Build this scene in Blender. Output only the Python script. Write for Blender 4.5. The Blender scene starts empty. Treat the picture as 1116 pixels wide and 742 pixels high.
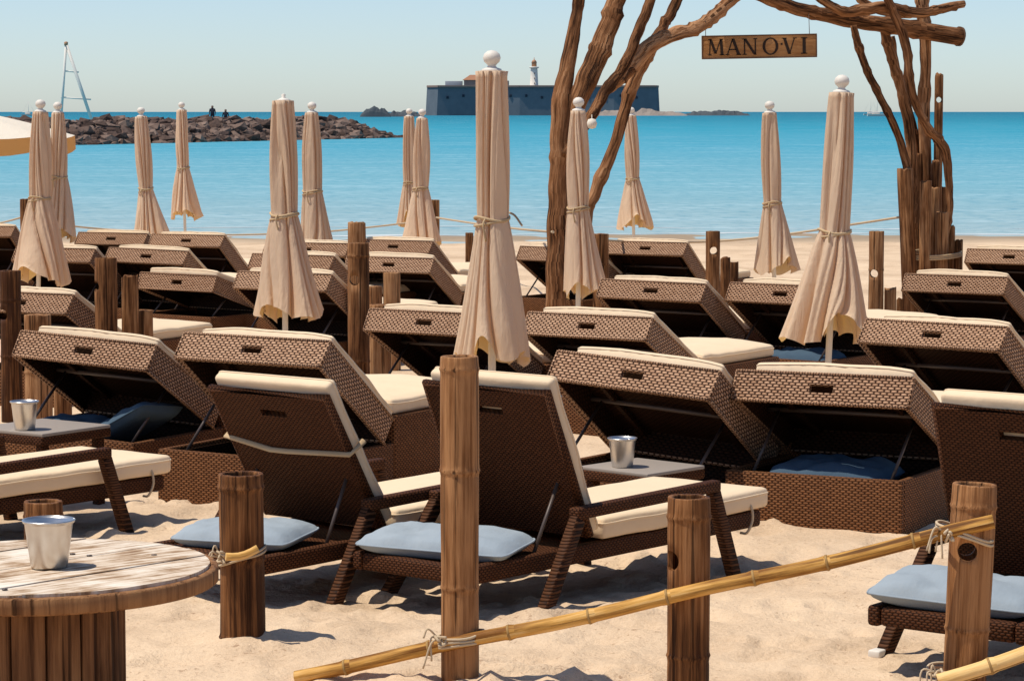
import bpy, math, random
import numpy as np
from mathutils import Vector, Matrix, noise, Euler

random.seed(7)
rng = np.random.default_rng(11)
S = bpy.context.scene
COL = S.collection
R = math.radians

# ------------------------------------------------------------------ camera
CAM_H = 2.0
FPX = 2900.0                      # focal length in photo pixels (photo 1116 x 742)
PITCH = math.atan((371 - 122) / FPX)
cam_d = bpy.data.cameras.new('camera')
cam = bpy.data.objects.new('camera', cam_d)
COL.objects.link(cam)
cam.location = (0, 0, CAM_H)
cam.rotation_euler = (math.pi / 2 - PITCH, 0, 0)
cam_d.sensor_width = 36
cam_d.lens = FPX / 1116 * 36
cam_d.clip_start = 0.1
cam_d.clip_end = 60000
S.camera = cam

# ------------------------------------------------------------------ world, sun, exposure
SUN_EL, SUN_DIR = R(67), Vector((-0.97, -0.2))     # high sun from the left
SUN_DIR.normalize()
sun_vec = Vector((SUN_DIR.x * math.cos(SUN_EL), SUN_DIR.y * math.cos(SUN_EL), math.sin(SUN_EL)))
W = bpy.data.worlds.new('World')
S.world = W
W.use_nodes = True
nt = W.node_tree
nt.nodes.clear()
sky = nt.nodes.new('ShaderNodeTexSky')
sky.sky_type = 'NISHITA'
sky.sun_disc = False
sky.sun_elevation = SUN_EL
sky.sun_rotation = math.atan2(sun_vec.x, sun_vec.y)
sky.air_density = 0.7
sky.dust_density = 0.42
sky.ozone_density = 3.3
bgn = nt.nodes.new('ShaderNodeBackground')
bgn.inputs['Strength'].default_value = 0.138
wo = nt.nodes.new('ShaderNodeOutputWorld')
nt.links.new(sky.outputs[0], bgn.inputs[0])
nt.links.new(bgn.outputs[0], wo.inputs[0])
sl = bpy.data.lights.new('sun', 'SUN')
sl.energy = 4.4
sl.angle = R(0.5)
sl.color = (1.0, 0.93, 0.82)
so = bpy.data.objects.new('sun', sl)
COL.objects.link(so)
so.rotation_euler = (-sun_vec).to_track_quat('-Z', 'Y').to_euler()
so.location = (-20, 10, 40)
S.view_settings.view_transform = 'Standard'
S.view_settings.look = 'None'
S.view_settings.exposure = 0.0
S.view_settings.gamma = 1.0
S.view_settings.use_curve_mapping = False
S.render.engine = 'CYCLES'


# ------------------------------------------------------------------ placing helpers
def at(px, py, Y):
    """world point seen at photo pixel (px, py) at distance Y in front of the camera"""
    u = (371 - py) / FPX
    cp, sp = math.cos(PITCH), math.sin(PITCH)
    dx, dy, dz = (px - 558) / FPX, cp + u * sp, -sp + u * cp
    k = Y / dy
    return Vector((dx * k, Y, CAM_H + dz * k))


def ground(y):
    return -0.012 * (y - 12)


# ------------------------------------------------------------------ materials
def mat(name, rough=0.8, spec=0.3):
    m = bpy.data.materials.new(name)
    m.use_nodes = True
    b = m.node_tree.nodes['Principled BSDF']
    b.inputs['Roughness'].default_value = rough
    b.inputs['Specular IOR Level'].default_value = spec
    return m, m.node_tree, b


def N(t, typ, **kw):
    n = t.nodes.new('ShaderNode' + typ)
    for k, v in kw.items():
        if k in n.inputs.keys() if isinstance(k, str) else False:
            n.inputs[k].default_value = v
        else:
            setattr(n, k, v)
    return n


def ramp(t, fac, stops):
    r = t.nodes.new('ShaderNodeValToRGB')
    e = r.color_ramp.elements
    while len(e) < len(stops):
        e.new(0.5)
    for el, (p, c) in zip(e, stops):
        el.position = p
        el.color = (*c, 1)
    t.links.new(fac, r.inputs[0])
    return r.outputs[0]


def math_(t, op, a, b=None):
    n = t.nodes.new('ShaderNodeMath')
    n.operation = op
    for i, v in enumerate((a, b)):
        if v is None:
            continue
        if isinstance(v, (int, float)):
            n.inputs[i].default_value = v
        else:
            t.links.new(v, n.inputs[i])
    return n.outputs[0]


def noise_tex(t, vec, scale, detail=4, rough=0.55, stretch=None):
    if stretch:
        mp = t.nodes.new('ShaderNodeMapping')
        mp.inputs['Scale'].default_value = stretch
        t.links.new(vec, mp.inputs['Vector'])
        vec = mp.outputs[0]
    n = t.nodes.new('ShaderNodeTexNoise')
    n.inputs['Scale'].default_value = scale
    n.inputs['Detail'].default_value = detail
    n.inputs['Roughness'].default_value = rough
    t.links.new(vec, n.inputs['Vector'])
    return n.outputs['Fac']


def bump(t, b, h, strength, dist):
    n = t.nodes.new('ShaderNodeBump')
    n.inputs['Strength'].default_value = strength
    n.inputs['Distance'].default_value = dist
    t.links.new(h, n.inputs['Height'])
    t.links.new(n.outputs[0], b.inputs['Normal'])
    return n


def coords(t, which='Object'):
    return t.nodes.new('ShaderNodeTexCoord').outputs[which]


def per_object(t):
    return t.nodes.new('ShaderNodeObjectInfo').outputs['Random']


def mix_col(t, fac, a, b, mode='MIX'):
    n = t.nodes.new('ShaderNodeMix')
    n.data_type = 'RGBA'
    n.blend_type = mode
    for sock, v in ((0, fac), (6, a), (7, b)):
        if isinstance(v, (int, float)):
            n.inputs[sock].default_value = v
        elif isinstance(v, tuple):
            n.inputs[sock].default_value = (*v, 1)
        else:
            t.links.new(v, n.inputs[sock])
    return n.outputs[2]


def weave_mat(name, strand_a, strand_b, gap, row, pitch, depth=0.006):
    m, t, b = mat(name, 0.6, 0.08)
    uv = coords(t, 'UV')
    sep = t.nodes.new('ShaderNodeSeparateXYZ')
    t.links.new(uv, sep.inputs[0])
    wob = noise_tex(t, uv, 9, 2)
    wob = math_(t, 'MULTIPLY', math_(t, 'SUBTRACT', wob, 0.5), 0.012)
    u = math_(t, 'ADD', sep.outputs[0], wob)
    v = math_(t, 'ADD', sep.outputs[1], wob)
    vr = math_(t, 'DIVIDE', v, row)
    fl = math_(t, 'FLOOR', vr)
    fv = math_(t, 'FRACT', vr)
    par = math_(t, 'MULTIPLY', math_(t, 'FLOORED_MODULO', fl, 2), 0.5)
    ur = math_(t, 'ADD', math_(t, 'DIVIDE', u, pitch), par)
    fu = math_(t, 'FRACT', ur)
    cu = math_(t, 'FLOOR', ur)
    sv = math_(t, 'SINE', math_(t, 'MULTIPLY', fv, math.pi))
    su = math_(t, 'SINE', math_(t, 'MULTIPLY', fu, math.pi))
    h = math_(t, 'MULTIPLY', math_(t, 'POWER', sv, 0.7), math_(t, 'POWER', su, 1.05))
    # colour of each strand: a little different strand by strand
    cmb = t.nodes.new('ShaderNodeCombineXYZ')
    t.links.new(cu, cmb.inputs[0])
    t.links.new(fl, cmb.inputs[1])
    wn = t.nodes.new('ShaderNodeTexWhiteNoise')
    wn.noise_dimensions = '2D'
    t.links.new(cmb.outputs[0], wn.inputs['Vector'])
    big = noise_tex(t, coords(t, 'Object'), 3, 3)
    f = math_(t, 'ADD', math_(t, 'MULTIPLY', wn.outputs[0], 0.6), math_(t, 'MULTIPLY', big, 0.5))
    f = math_(t, 'ADD', f, math_(t, 'MULTIPLY', math_(t, 'SUBTRACT', per_object(t), .5), .5))
    col = mix_col(t, f, strand_a, strand_b)
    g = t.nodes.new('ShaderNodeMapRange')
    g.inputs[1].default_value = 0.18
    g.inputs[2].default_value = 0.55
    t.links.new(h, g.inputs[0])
    col = mix_col(t, g.outputs[0], gap, col)  # gaps darkened: shade deep between the strands mixed into the colour
    t.links.new(col, b.inputs['Base Color'])
    bump(t, b, h, 0.9, depth)
    return m


def wood_mat(name, dark, mid, light, grain=(55, 55, 3.0), rough=0.75, use_uv=False, bstr=0.6, cracks=.8):
    m, t, b = mat(name, rough, 0.10)
    c = coords(t, 'UV' if use_uv else 'Object')
    off = math_(t, 'MULTIPLY', per_object(t), 37.0)
    va = t.nodes.new('ShaderNodeVectorMath')
    va.operation = 'ADD'
    t.links.new(c, va.inputs[0])
    t.links.new(off, va.inputs[1])
    c = va.outputs[0]
    g = noise_tex(t, c, 1.0, 5, 0.65, grain)
    big = noise_tex(t, c, 4.0, 3, 0.6, (1, 1, 0.5) if not use_uv else (1, .5, 1))
    f = math_(t, 'ADD', math_(t, 'MULTIPLY', g, 0.65), math_(t, 'MULTIPLY', big, 0.42))
    rnd = math_(t, 'MULTIPLY', math_(t, 'SUBTRACT', per_object(t), 0.5), 0.16)
    f = math_(t, 'ADD', f, rnd)
    col = ramp(t, f, [(0.40, dark), (0.53, mid), (0.67, light)])
    cr = noise_tex(t, c, 1.0, 2, .5, (grain[0] * .9, grain[1] * (.9 if not use_uv else .35), grain[2] * .45))
    cm = t.nodes.new('ShaderNodeMapRange')
    cm.inputs[1].default_value = .33
    cm.inputs[2].default_value = .40
    t.links.new(cr, cm.inputs[0])
    col = mix_col(t, math_(t, 'MULTIPLY', math_(t, 'SUBTRACT', 1.0, cm.outputs[0]), cracks), col, tuple(x * .5 for x in dark))
    g = math_(t, 'ADD', g, math_(t, 'MULTIPLY', cm.outputs[0], .5))
    t.links.new(col, b.inputs['Base Color'])
    bump(t, b, g, bstr, 0.02)
    return m


M = {}
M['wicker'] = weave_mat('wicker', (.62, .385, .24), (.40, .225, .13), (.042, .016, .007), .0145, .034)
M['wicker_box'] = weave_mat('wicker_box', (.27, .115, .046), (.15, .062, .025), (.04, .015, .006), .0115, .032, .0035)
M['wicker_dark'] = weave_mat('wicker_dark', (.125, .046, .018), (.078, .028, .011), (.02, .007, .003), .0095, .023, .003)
M['wicker_shade'] = weave_mat('wicker_shaded', (.055, .023, .011), (.035, .015, .007), (.01, .004, .002), .015, .036, .003)  # darker weave copy: shade under lids and inside boxes put into the colour
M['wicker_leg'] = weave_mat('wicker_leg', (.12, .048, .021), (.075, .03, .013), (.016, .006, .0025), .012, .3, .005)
M['wood_post'] = wood_mat('wood_post', (.055, .021, .008), (.22, .096, .037), (.42, .225, .105))
M['bamboo_post'] = wood_mat('bamboo_post', (.06, .022, .008), (.215, .088, .030), (.42, .205, .085), (60, 60, 2.2), .55)
M['driftwood'] = wood_mat('driftwood', (.05, .02, .008), (.25, .11, .045), (.48, .26, .13), (45, 3, 1), .8, True, .9)
M['bamboo_rail'] = wood_mat('bamboo_rail', (.20, .08, .018), (.60, .32, .08), (.80, .54, .23), (40, 2.5, 1), .6, True, .25)
M['spool_side'] = wood_mat('spool_side', (.06, .024, .01), (.20, .09, .038), (.32, .16, .07), (40, 40, 2.0), .7)


def spool_top():
    m, t, b = mat('spool_top', .8, .2)
    c = coords(t)
    mp = t.nodes.new('ShaderNodeMapping')
    mp.inputs['Rotation'].default_value = (0, 0, R(-42))
    t.links.new(c, mp.inputs['Vector'])
    g = noise_tex(t, mp.outputs[0], 1, 6, .65, (4, 55, 4))
    st = noise_tex(t, c, 7, 4, .6)
    f = math_(t, 'ADD', math_(t, 'MULTIPLY', g, .6), math_(t, 'MULTIPLY', st, .45))
    t.links.new(ramp(t, f, [(.36, (.15, .07, .03)), (.46, (.36, .23, .13)), (.53, (.62, .49, .36)), (.64, (.78, .70, .58))]), b.inputs['Base Color'])
    bump(t, b, g, .5, .004)
    return m


M['spool_top'] = spool_top()


def cloth(name, col, col2, trans=None, tw=0.3, rough=.9, stretch=(3.2, 1, 1.4), wr_amt=.5):
    m, t, b = mat(name, rough, .1)
    c = coords(t)
    n = noise_tex(t, c, 6, 4, .6)
    fine = noise_tex(t, c, 420, 2, .5)
    cc = mix_col(t, n, col, col2)
    cc = mix_col(t, math_(t, 'MULTIPLY', per_object(t), .45), cc, tuple(x * .86 for x in col2))
    t.links.new(cc, b.inputs['Base Color'])
    wr = noise_tex(t, c, 5, 4, .6, stretch)
    h = math_(t, 'ADD', math_(t, 'ADD', math_(t, 'MULTIPLY', n, .6), math_(t, 'MULTIPLY', wr, wr_amt)), math_(t, 'MULTIPLY', fine, .05))
    bump(t, b, h, .5, .02)
    if trans:
        tr = t.nodes.new('ShaderNodeBsdfTranslucent')
        tr.inputs[0].default_value = (*trans, 1)
        mx = t.nodes.new('ShaderNodeMixShader')
        mx.inputs[0].default_value = tw
        t.links.new(b.outputs[0], mx.inputs[1])
        t.links.new(tr.outputs[0], mx.inputs[2])
        t.links.new(mx.outputs[0], t.nodes['Material Output'].inputs['Surface'])
    return m


M['canvas'] = cloth('canvas', (.82, .645, .465), (.69, .525, .37), (.98, .56, .11), .25, .9, (6, 6, .7), 1.3)
M['canvas_pale'] = cloth('canvas_pale', (.86, .80, .68), (.82, .75, .62), (.85, .6, .3), .15)
M['valance'] = cloth('valance', (.72, .46, .22), (.64, .40, .18), (.9, .5, .12), .4)
M['cream'] = cloth('cream', (.88, .70, .48), (.82, .63, .42), (.85, .5, .2), .08)
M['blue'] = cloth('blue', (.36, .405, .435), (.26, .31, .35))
M['blue_shaded'] = cloth('blue_shaded', (.085, .13, .175), (.055, .09, .125))  # blue cloth for cushions under the lids, their shade put into the colour
M['rope'] = cloth('rope', (.62, .46, .28), (.45, .31, .17))
M['rope_pale'] = cloth('rope_pale', (.64, .51, .35), (.48, .36, .23))


def flat(name, col, rough=.6, spec=.3, metal=0, nscale=None, col2=None):
    m, t, b = mat(name, rough, spec)
    b.inputs['Metallic'].default_value = metal
    b.inputs['Base Color'].default_value = (*col, 1)
    n = noise_tex(t, coords(t), nscale or 8, 4, .6)
    t.links.new(mix_col(t, n, col, col2 or tuple(x * .8 for x in col)), b.inputs['Base Color'])
    return m


M['white'] = flat('white_paint', (.78, .72, .63), .55)
M['steel'] = flat('dark_steel', (.09, .06, .045), .45, .5)
M['alu'] = flat('brushed_aluminium', (.74, .71, .67), .33, .5, 1.0, 30, (.6, .57, .53))
M['table_top'] = flat('woven_table_top', (.34, .285, .235), .6, .3, 0, 60)
M['sign_letter'] = flat('burnt_letter', (.03, .016, .01), .8)
M['orange_wood'] = wood_mat('sign_wood', (.24, .105, .04), (.36, .17, .06), (.44, .225, .09), (4, 30, 30), .7, False, .3, .12)
M['cut_wood'] = flat('cut_wood', (.2, .1, .05), .8, .2, 0, 25, (.07, .035, .02))
M['bamboo_node'] = flat('bamboo_node', (.22, .11, .035), .7, .2, 0, 60, (.5, .32, .12))
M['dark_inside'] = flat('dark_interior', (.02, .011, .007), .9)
M['fort_stone'] = flat('fort_stone', (.17, .195, .215), .95, .05, 0, .16, (.10, .12, .14))
M['fort_cap'] = flat('fort_cap', (.30, .2, .16), .9, .1, 0, .2)
M['fort_house'] = flat('fort_house', (.34, .26, .22), .9, .1, 0, .2)
M['fort_pale'] = flat('fort_pale', (.52, .52, .52), .9, .1, 0, .2)
M['roof_tile'] = flat('roof_tile', (.38, .19, .11), .9, .1, 0, .5)
M['light_tower'] = flat('light_tower', (.86, .78, .66), .8, .1, 0, .6)
M['lamp_red'] = flat('lantern_red', (.5, .25, .13), .6)
M['islet'] = flat('islet_rock', (.10, .115, .125), .95, .05, 0, .1, (.06, .07, .08))
M['pale_sandbank'] = flat('pale_sandbank', (.36, .30, .25), .95, .1, 0, .1, (.17, .15, .135))
M['skin'] = flat('skin', (.3, .16, .1), .7)
M['dark_cloth'] = flat('dark_cloth', (.03, .035, .05), .9)


def rock_mat():
    m, t, b = mat('breakwater_rock', .95, .1)
    c = coords(t)
    at_ = t.nodes.new('ShaderNodeAttribute')
    at_.attribute_name = 'tone'
    n = noise_tex(t, c, 1.2, 5, .7)
    f = math_(t, 'ADD', math_(t, 'MULTIPLY', n, .5), math_(t, 'MULTIPLY', at_.outputs['Fac'], .5))
    t.links.new(ramp(t, f, [(.2, (.045, .029, .023)), (.5, (.125, .083, .066)), (.8, (.26, .185, .145))]), b.inputs['Base Color'])
    bump(t, b, n, .8, .25)
    return m


M['rock'] = rock_mat()


def sand_mat():
    m, t, b = mat('sand', .95, .12)
    c = coords(t)
    a = noise_tex(t, c, 1.1, 5, .6)
    f = noise_tex(t, c, 60, 4, .7)
    g = noise_tex(t, c, 260, 2, .6)
    fac = math_(t, 'ADD', math_(t, 'ADD', math_(t, 'MULTIPLY', a, .55), math_(t, 'MULTIPLY', f, .25)), math_(t, 'MULTIPLY', g, .2))
    col = ramp(t, fac, [(.36, (.47, .33, .21)), (.5, (.66, .485, .32)), (.64, (.76, .58, .395))])
    spk = noise_tex(t, c, 34, 3, .7)
    ptc = noise_tex(t, c, 1.7, 3, .6)
    sp = t.nodes.new('ShaderNodeMapRange')
    sp.inputs[1].default_value = .62
    sp.inputs[2].default_value = .72
    t.links.new(math_(t, 'ADD', spk, math_(t, 'MULTIPLY', math_(t, 'SUBTRACT', ptc, .5), .35)), sp.inputs[0])
    col = mix_col(t, math_(t, 'MULTIPLY', sp.outputs[0], .75), col, (.33, .20, .12))
    # wet strip at the water line
    sep = t.nodes.new('ShaderNodeSeparateXYZ')
    t.links.new(c, sep.inputs[0])
    wet = t.nodes.new('ShaderNodeMapRange')
    wet.inputs[1].default_value = 50.5
    wet.inputs[2].default_value = 53.5
    t.links.new(math_(t, 'ADD', sep.outputs[1], math_(t, 'MULTIPLY', a, 2.5)), wet.inputs[0])
    col = mix_col(t, wet.outputs[0], col, (.33, .25, .17))
    t.links.new(col, b.inputs['Base Color'])
    lumps = noise_tex(t, c, 14, 5, .65)
    h = math_(t, 'ADD', math_(t, 'ADD', math_(t, 'MULTIPLY', lumps, .9), math_(t, 'MULTIPLY', f, .25)), math_(t, 'MULTIPLY', g, .08))
    bump(t, b, h, .7, .03)
    return m


M['sand'] = sand_mat()


def sea_mat():
    m = bpy.data.materials.new('sea_water')
    m.use_nodes = True
    t = m.node_tree
    t.nodes.clear()
    out = t.nodes.new('ShaderNodeOutputMaterial')
    c = coords(t)
    sep = t.nodes.new('ShaderNodeSeparateXYZ')
    t.links.new(c, sep.inputs[0])
    # the water gets deeper and bluer away from the beach (real distance offshore, metres)
    y = math_(t, 'MAXIMUM', sep.outputs[1], 10.0)
    lg = math_(t, 'LOGARITHM', y, 10.0)
    wob = noise_tex(t, c, .02, 4, .6, (.25, 1, 1))
    lg = math_(t, 'ADD', lg, math_(t, 'MULTIPLY', math_(t, 'SUBTRACT', wob, .5), .16))
    f = math_(t, 'DIVIDE', math_(t, 'SUBTRACT', lg, 1.7), 1.8)
    col = ramp(t, f, [(0.0, (.36, .44, .44)), (.03, (.28, .40, .43)), (.15, (.17, .37, .44)), (.32, (.07, .31, .415)),
                      (.5, (.022, .26, .365)), (.7, (.004, .185, .275)), (1.0, (.002, .14, .225))])
    bands = noise_tex(t, c, .35, 5, .7, (.3, 1, 1))
    chop = noise_tex(t, c, 2.6, 3, .7, (.7, 1, 1))
    lightf = math_(t, 'MAXIMUM', math_(t, 'SUBTRACT', math_(t, 'ADD', math_(t, 'MULTIPLY', bands, .5), math_(t, 'MULTIPLY', chop, .5)), .5), 0.0)
    col = mix_col(t, math_(t, 'MULTIPLY', lightf, 2.2), col, (.55, .72, .78))
    darkf = math_(t, 'MAXIMUM', math_(t, 'SUBTRACT', .47, chop), 0.0)
    col = mix_col(t, math_(t, 'MULTIPLY', darkf, 3.4), col, (.01, .2, .32))
    ns = noise_tex(t, c, 1.0, 4, .6, (.5, 1.3, 1))
    nb = noise_tex(t, c, .18, 4, .6, (.35, 1, 1))
    h = math_(t, 'ADD', math_(t, 'MULTIPLY', ns, .35), math_(t, 'MULTIPLY', nb, 1.2))
    bp = t.nodes.new('ShaderNodeBump')
    bp.inputs['Strength'].default_value = .7
    bp.inputs['Distance'].default_value = .5
    t.links.new(h, bp.inputs['Height'])
    d = t.nodes.new('ShaderNodeBsdfDiffuse')
    t.links.new(col, d.inputs[0])
    t.links.new(bp.outputs[0], d.inputs['Normal'])
    g = t.nodes.new('ShaderNodeBsdfGlossy')
    g.inputs['Roughness'].default_value = .22
    t.links.new(bp.outputs[0], g.inputs['Normal'])
    mx = t.nodes.new('ShaderNodeMixShader')
    mx.inputs[0].default_value = .06
    t.links.new(d.outputs[0], mx.inputs[1])
    t.links.new(g.outputs[0], mx.inputs[2])
    t.links.new(mx.outputs[0], out.inputs['Surface'])
    return m


M['sea'] = sea_mat()
M['foam'] = flat('foam', (.8, .82, .82), .8)


# ------------------------------------------------------------------ mesh builder
class MB:
    def __init__(self):
        self.v, self.f, self.uv, self.sm = [], [], [], []
        self.mi, self.cur = [], 0

    def face(self, idx, uv=None, smooth=False):
        self.f.append(tuple(idx))
        self.uv.append(uv)
        self.sm.append(smooth)
        self.mi.append(self.cur)

    def quad(self, a, b, c, d, smooth=False):
        n = len(self.v)
        self.v += [tuple(a), tuple(b), tuple(c), tuple(d)]
        self.face((n, n + 1, n + 2, n + 3), None, smooth)

    def box(self, c, d, r=0.004, mx=None, cuts=(1, 1, 1), wob=None, smooth=True):
        """box with rounded edges: centre c, full size d, rounding r"""
        h = [x / 2 for x in d]
        r = min(r, min(h) * .95)

        def line(i):
            H = h[i]
            inner = [-(H - r) + 2 * (H - r) * k / cuts[i] for k in range(cuts[i] + 1)]
            return [-H, -H + r * .35] + inner + [H - r * .35, H]
        L = [line(i) for i in range(3)]
        cache = {}

        def vert(p):
            key = tuple(round(x, 6) for x in p)
            if key in cache:
                return cache[key]
            q = Vector(p)
            k = Vector([max(-(h[i] - r), min(h[i] - r, p[i])) for i in range(3)])
            dlt = q - k
            if dlt.length > 1e-9:
                q = k + dlt.normalized() * r
            if wob:
                q = wob(q)
            q = q + Vector(c)
            if mx:
                q = mx @ q
            cache[key] = len(self.v)
            self.v.append(tuple(q))
            return cache[key]
        for ax in range(3):
            a, b = (ax + 1) % 3, (ax + 2) % 3
            for s in (-1, 1):
                for i in range(len(L[a]) - 1):
                    for j in range(len(L[b]) - 1):
                        ps = []
                        for (u, w) in ((i, j), (i + 1, j), (i + 1, j + 1), (i, j + 1)):
                            p = [0, 0, 0]
                            p[ax] = s * h[ax]
                            p[a] = L[a][u]
                            p[b] = L[b][w]
                            ps.append(vert(p))
                        if s < 0:
                            ps.reverse()
                        self.face(ps, None, smooth)

    def tube(self, pts, rad, sides=8, caps=True, jitter=0, smooth=True, flat_=1.0, seed=0):
        pts = [Vector(p) for p in pts]
        n = len(pts)
        if isinstance(rad, (int, float)):
            rad = [rad] * n
        t0 = (pts[1] - pts[0]).normalized()
        ref = Vector((0, 0, 1)) if abs(t0.z) < .9 else Vector((0, 1, 0))
        nx = t0.cross(ref).normalized()
        base = len(self.v)
        L = 0
        ls = []
        for i, p in enumerate(pts):
            tg = (pts[min(i + 1, n - 1)] - pts[max(i - 1, 0)]).normalized()
            nx = (nx - tg * nx.dot(tg)).normalized()
            ny = tg.cross(nx)
            if i:
                L += (p - pts[i - 1]).length
            ls.append(L)
            for k in range(sides):
                a = 2 * math.pi * k / sides
                rr = rad[i]
                if jitter:
                    rr *= 1 + jitter * noise.noise(Vector((math.cos(a) * 1.3 + seed * 7.1, math.sin(a) * 1.3, L * .8 / max(.05, rad[0] * 8))))
                q = p + nx * math.cos(a) * rr + ny * math.sin(a) * rr * flat_
                self.v.append(tuple(q))
        for i in range(n - 1):
            for k in range(sides):
                k2 = (k + 1) % sides
                r0 = rad[i] * 2 * math.pi / sides
                self.face((base + i * sides + k, base + i * sides + k2, base + (i + 1) * sides + k2, base + (i + 1) * sides + k),
                          [(k * r0, ls[i]), ((k + 1) * r0, ls[i]), ((k + 1) * r0, ls[i + 1]), (k * r0, ls[i + 1])], smooth)
        if caps:
            self.face([base + k for k in reversed(range(sides))], None, False)
            self.face([base + (n - 1) * sides + k for k in range(sides)], None, False)

    def lathe(self, prof, sides=24, c=(0, 0, 0), jitter=0, seed=0, smooth=True):
        base = len(self.v)
        for (r, z) in prof:
            for k in range(sides):
                a = 2 * math.pi * k / sides
                rr = r
                if jitter:
                    rr = r * (1 + jitter * noise.noise(Vector((math.cos(a) + seed * 3.7, math.sin(a), z * 2))))
                self.v.append((c[0] + rr * math.cos(a), c[1] + rr * math.sin(a), c[2] + z))
        for i in range(len(prof) - 1):
            for k in range(sides):
                k2 = (k + 1) % sides
                self.face((base + i * sides + k, base + i * sides + k2, base + (i + 1) * sides + k2, base + (i + 1) * sides + k), None, smooth)
        if prof[0][0] > 1e-6:
            self.face([base + k for k in reversed(range(sides))])
        if prof[-1][0] > 1e-6:
            self.face([base + (len(prof) - 1) * sides + k for k in range(sides)])

    def mesh(self, name, m):
        me = bpy.data.meshes.new(name)
        me.from_pydata(self.v, [], self.f)
        me.polygons.foreach_set('use_smooth', self.sm)
        me.polygons.foreach_set('material_index', self.mi)
        ul = me.uv_layers.new(name='UVMap')
        data = ul.data
        V = self.v
        for p, uv in zip(me.polygons, self.uv):
            if uv:
                for li, q in zip(p.loop_indices, uv):
                    data[li].uv = q
            else:
                nn = p.normal
                ax = max(range(3), key=lambda i: abs(nn[i]))
                ii = {0: (1, 2), 1: (0, 2), 2: (0, 1)}[ax]
                for li, vi in zip(p.loop_indices, p.vertices):
                    data[li].uv = (V[vi][ii[0]], V[vi][ii[1]])
        for mm in (m if isinstance(m, (list, tuple)) else [m]):
            me.materials.append(mm)
        return me

    def build(self, name, m, parent=None, loc=(0, 0, 0), rot=(0, 0, 0)):
        o = bpy.data.objects.new(name, self.mesh(name, m))
        COL.objects.link(o)
        o.location = loc
        o.rotation_euler = rot
        if parent:
            o.parent = parent
        return o


def piping(mb, c, d, r, wob):
    hx, hy, hz = d[0] / 2, d[1] / 2, d[2] / 2
    z = hz - r
    pts = []
    for (sx, sy, a0) in ((1, 1, 0), (-1, 1, 90), (-1, -1, 180), (1, -1, 270)):
        for k in range(4):
            a = R(a0 + 30 * k)
            pts.append(Vector((sx * (hx - r) + r * math.cos(a), sy * (hy - r) + r * math.sin(a), z)))
    out = []
    for i, p in enumerate(pts):
        q = pts[(i + 1) % len(pts)]
        n = max(1, int((q - p).length / .05))
        out += [p.lerp(q, k / n) for k in range(n)]
    out.append(out[0])
    mb.tube([wob(p) + Vector(c) for p in out], .0042, 6, False)


def put(name, me, parent=None, loc=(0, 0, 0), rot=(0, 0, 0), scale=None):
    o = bpy.data.objects.new(name, me)
    COL.objects.link(o)
    o.location = loc
    o.rotation_euler = rot
    if scale:
        o.scale = scale
    if parent:
        o.parent = parent
    return o


def tag(o, label, cat, group=None, kind=None):
    o['label'] = label
    o['category'] = cat
    if group:
        o['group'] = group
    if kind:
        o['kind'] = kind
    return o


def thing(name, label, cat, loc, rot=(0, 0, 0), group=None):
    o = bpy.data.objects.new(name, None)
    o.empty_display_size = .1
    COL.objects.link(o)
    o.location = loc
    o.rotation_euler = rot
    return tag(o, label, cat, group)


def copy_tree(o, parent=None):
    c = o.copy()
    COL.objects.link(c)
    if parent:
        c.parent = parent
    for ch in list(o.children):
        copy_tree(ch, c)
    return c


def spline(pts, per=6):
    P = [Vector(p) for p in pts]
    P = [P[0] * 2 - P[1]] + P + [P[-1] * 2 - P[-2]]
    out = []
    for i in range(1, len(P) - 2):
        a, b, c, d = P[i - 1:i + 3]
        for k in range(per):
            t = k / per
            out.append(.5 * ((2 * b) + (c - a) * t + (2 * a - 5 * b + 4 * c - d) * t * t + (3 * b - a - 3 * c + d) * t ** 3))
    out.append(P[-2])
    return out


def interp(vals, n):
    m = len(vals) - 1
    return [vals[min(int(i * m / (n - 1)), m - 1)] * (1 - (i * m / (n - 1) - min(int(i * m / (n - 1)), m - 1))) +
            vals[min(int(i * m / (n - 1)), m - 1) + 1] * (i * m / (n - 1) - min(int(i * m / (n - 1)), m - 1)) for i in range(n)]


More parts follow.
